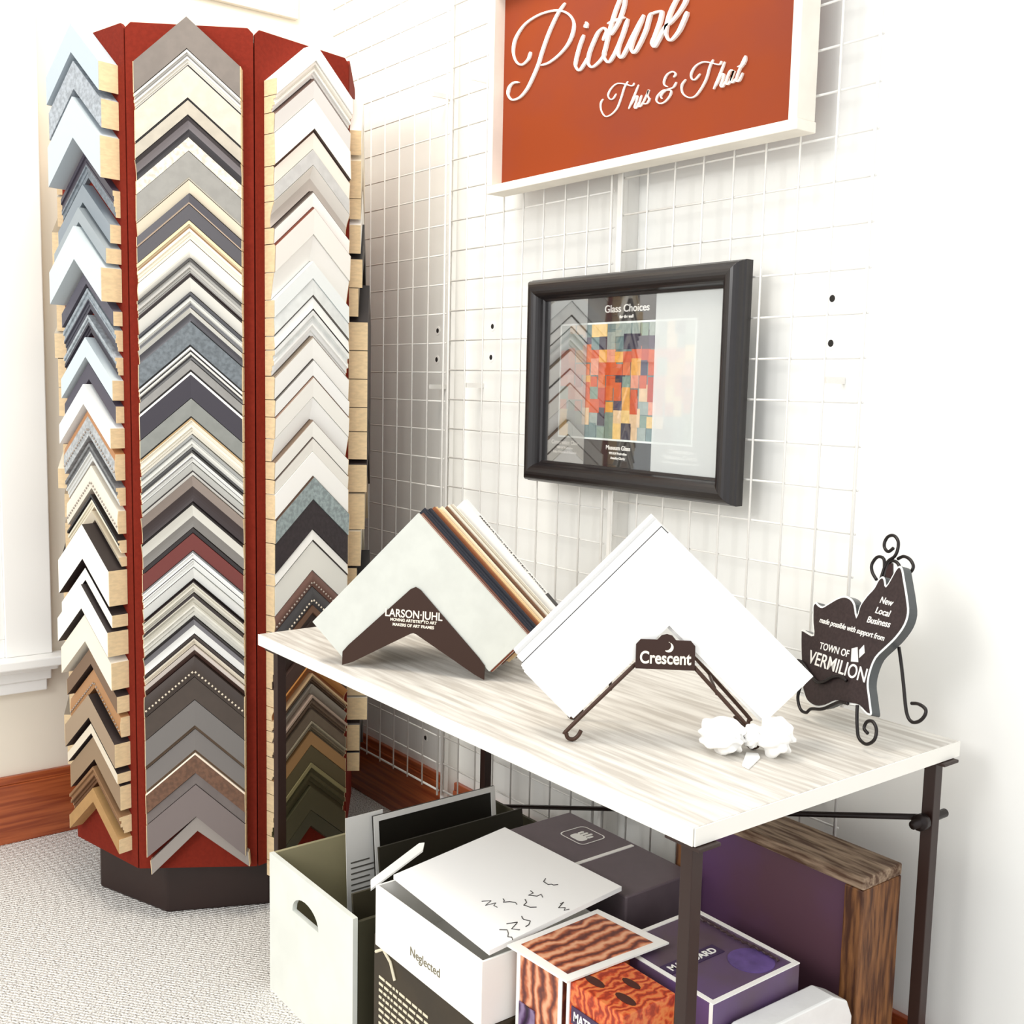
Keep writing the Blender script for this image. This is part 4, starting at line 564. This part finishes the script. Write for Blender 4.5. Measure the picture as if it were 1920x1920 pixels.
m.box(-1.19, -.975, 1.135, 1.135 + e_, .405, .4065).box(-1.19, -.975, 1.33 - e_, 1.33, .405, .4065).box(-1.19, -1.19 + e_, 1.143, 1.322, .405, .4065).box(-.983, -.975, 1.143, 1.322, .405, .4065); m.build('white_border', wh, pp)
MB().cyl((-1.024, 1.275), .036, .405, .4062, 32).build('violet_disc', mat('7a5fa8', .4, noise=.4, scale=30), pp)
MB().box(-1.092, -1.066, 1.146, 1.262, .405, .4062).build('name_strip', mat('4d3560', .5), pp)
text('lettering', 'MATBOARD', .019, (-1.072, 1.152, .4064), (0, 1, 0), (-1, 0, 0), wh, pp, width=.1, ext=.0003, bold=.0004)
for xa_ in (-1.19, -.981): MB().box(xa_, xa_ + .006, 1.1335, 1.135, 0, .405).build('white_corner', wh, pp)
m = MB(); ry = random.Random(5)
ylw = empty('popcorn_ornament', (-1.0, 1.12, 0), 'small cluster of pale yellow puffs on the front of the charcoal pack', 'ornament')
for k in range(6):
    c = (-.972 + ry.uniform(-.012, .012), 1.1255 + ry.uniform(-.004, .004), .344 + ry.uniform(-.012, .012)); mb = blob(c, (.008, .0045, .008), k, .2); mb.build('puff', mat('ecd08a', .7), ylw, smooth=True)
wp = empty('wrapped_pack', (-.935, 1.27, 0), 'white plastic-wrapped pack, rightmost of the packs under the table', 'pack')
MB().prism([(1.12, 0), (1.40, 0), (1.40, .32), (1.385, .35), (1.35, .368), (1.17, .372), (1.135, .352), (1.12, .32)], lambda a, b, d: (d, a, b), -.968, -.925).build('pack_body', mat('f0f1ef', .2, noise=.06, scale=18, bump=.4), wp, bevel=.003)
m = MB()
for (a, b, s1, mi) in ((1.17, .30, .022, 0), (1.24, .33, .02, 0), (1.2, .23, .03, 0), (1.3, .30, .028, 1)): m.prism([(a + s1 * math.cos(k * .45), b + s1 * math.sin(k * .45)) for k in range(14)], lambda x, y, d: (d, x, y), -.925, -.9235, mi)
m.build('fruit_picture', [mat('e8703a', .4), mat('7a5a70', .4)], wp)
# deep rustic frame
rf = empty('rustic_box_frame', (-1.125, 1.475, 0), 'deep barnwood frame with dark plum backing, standing at the back under the table\'s right end', 'frame')
gx0, gx1, gy0, gy1, gz = -1.33, -.935, 1.425, 1.528, .53
for za in (gz - .02, 0): MB().box(gx0, gx1, gy0, gy1, za, za + .02).build('rail', mat('b39a80', .7, noise=.6, scale=9, stretch=(1.5, 12, 12), h2='6a4a34', bump=.3), rf, bevel=.003)
for xa_ in (gx0, gx1 - .035): MB().box(xa_, xa_ + .035, gy0, gy1, .02, gz - .02).build('stile', mat('a06a3c', .6, noise=.6, scale=9, stretch=(12, 12, 1.5), h2='5a3018', bump=.3), rf, bevel=.003)
MB().box(gx0 + .035, gx1 - .035, gy0 + .012, gy0 + .02, .02, gz - .02).build('backing', mat('74505e', .4, noise=.25, scale=3, h2='74507c'), rf)
m = MB(); P = [Vector((-1.16 + k * .005, 1.305 + .0012 * math.sin(k * .3), .4092 + .0008 * math.sin(k * 2.2))) for k in range(34)]
m.tube(P, .002, seg=6); P2 = [p + Vector((0, .002 * math.cos(i * 2.2), .0012 * math.sin(i * 2.2))) for i, p in enumerate(P)]; m.tube(P2, .0018, seg=6)
m.build('twisted_cord', mat('5a4448', .4, .3), label='short twisted dark cord lying on the rear edge of the charcoal pack', cat='cord')
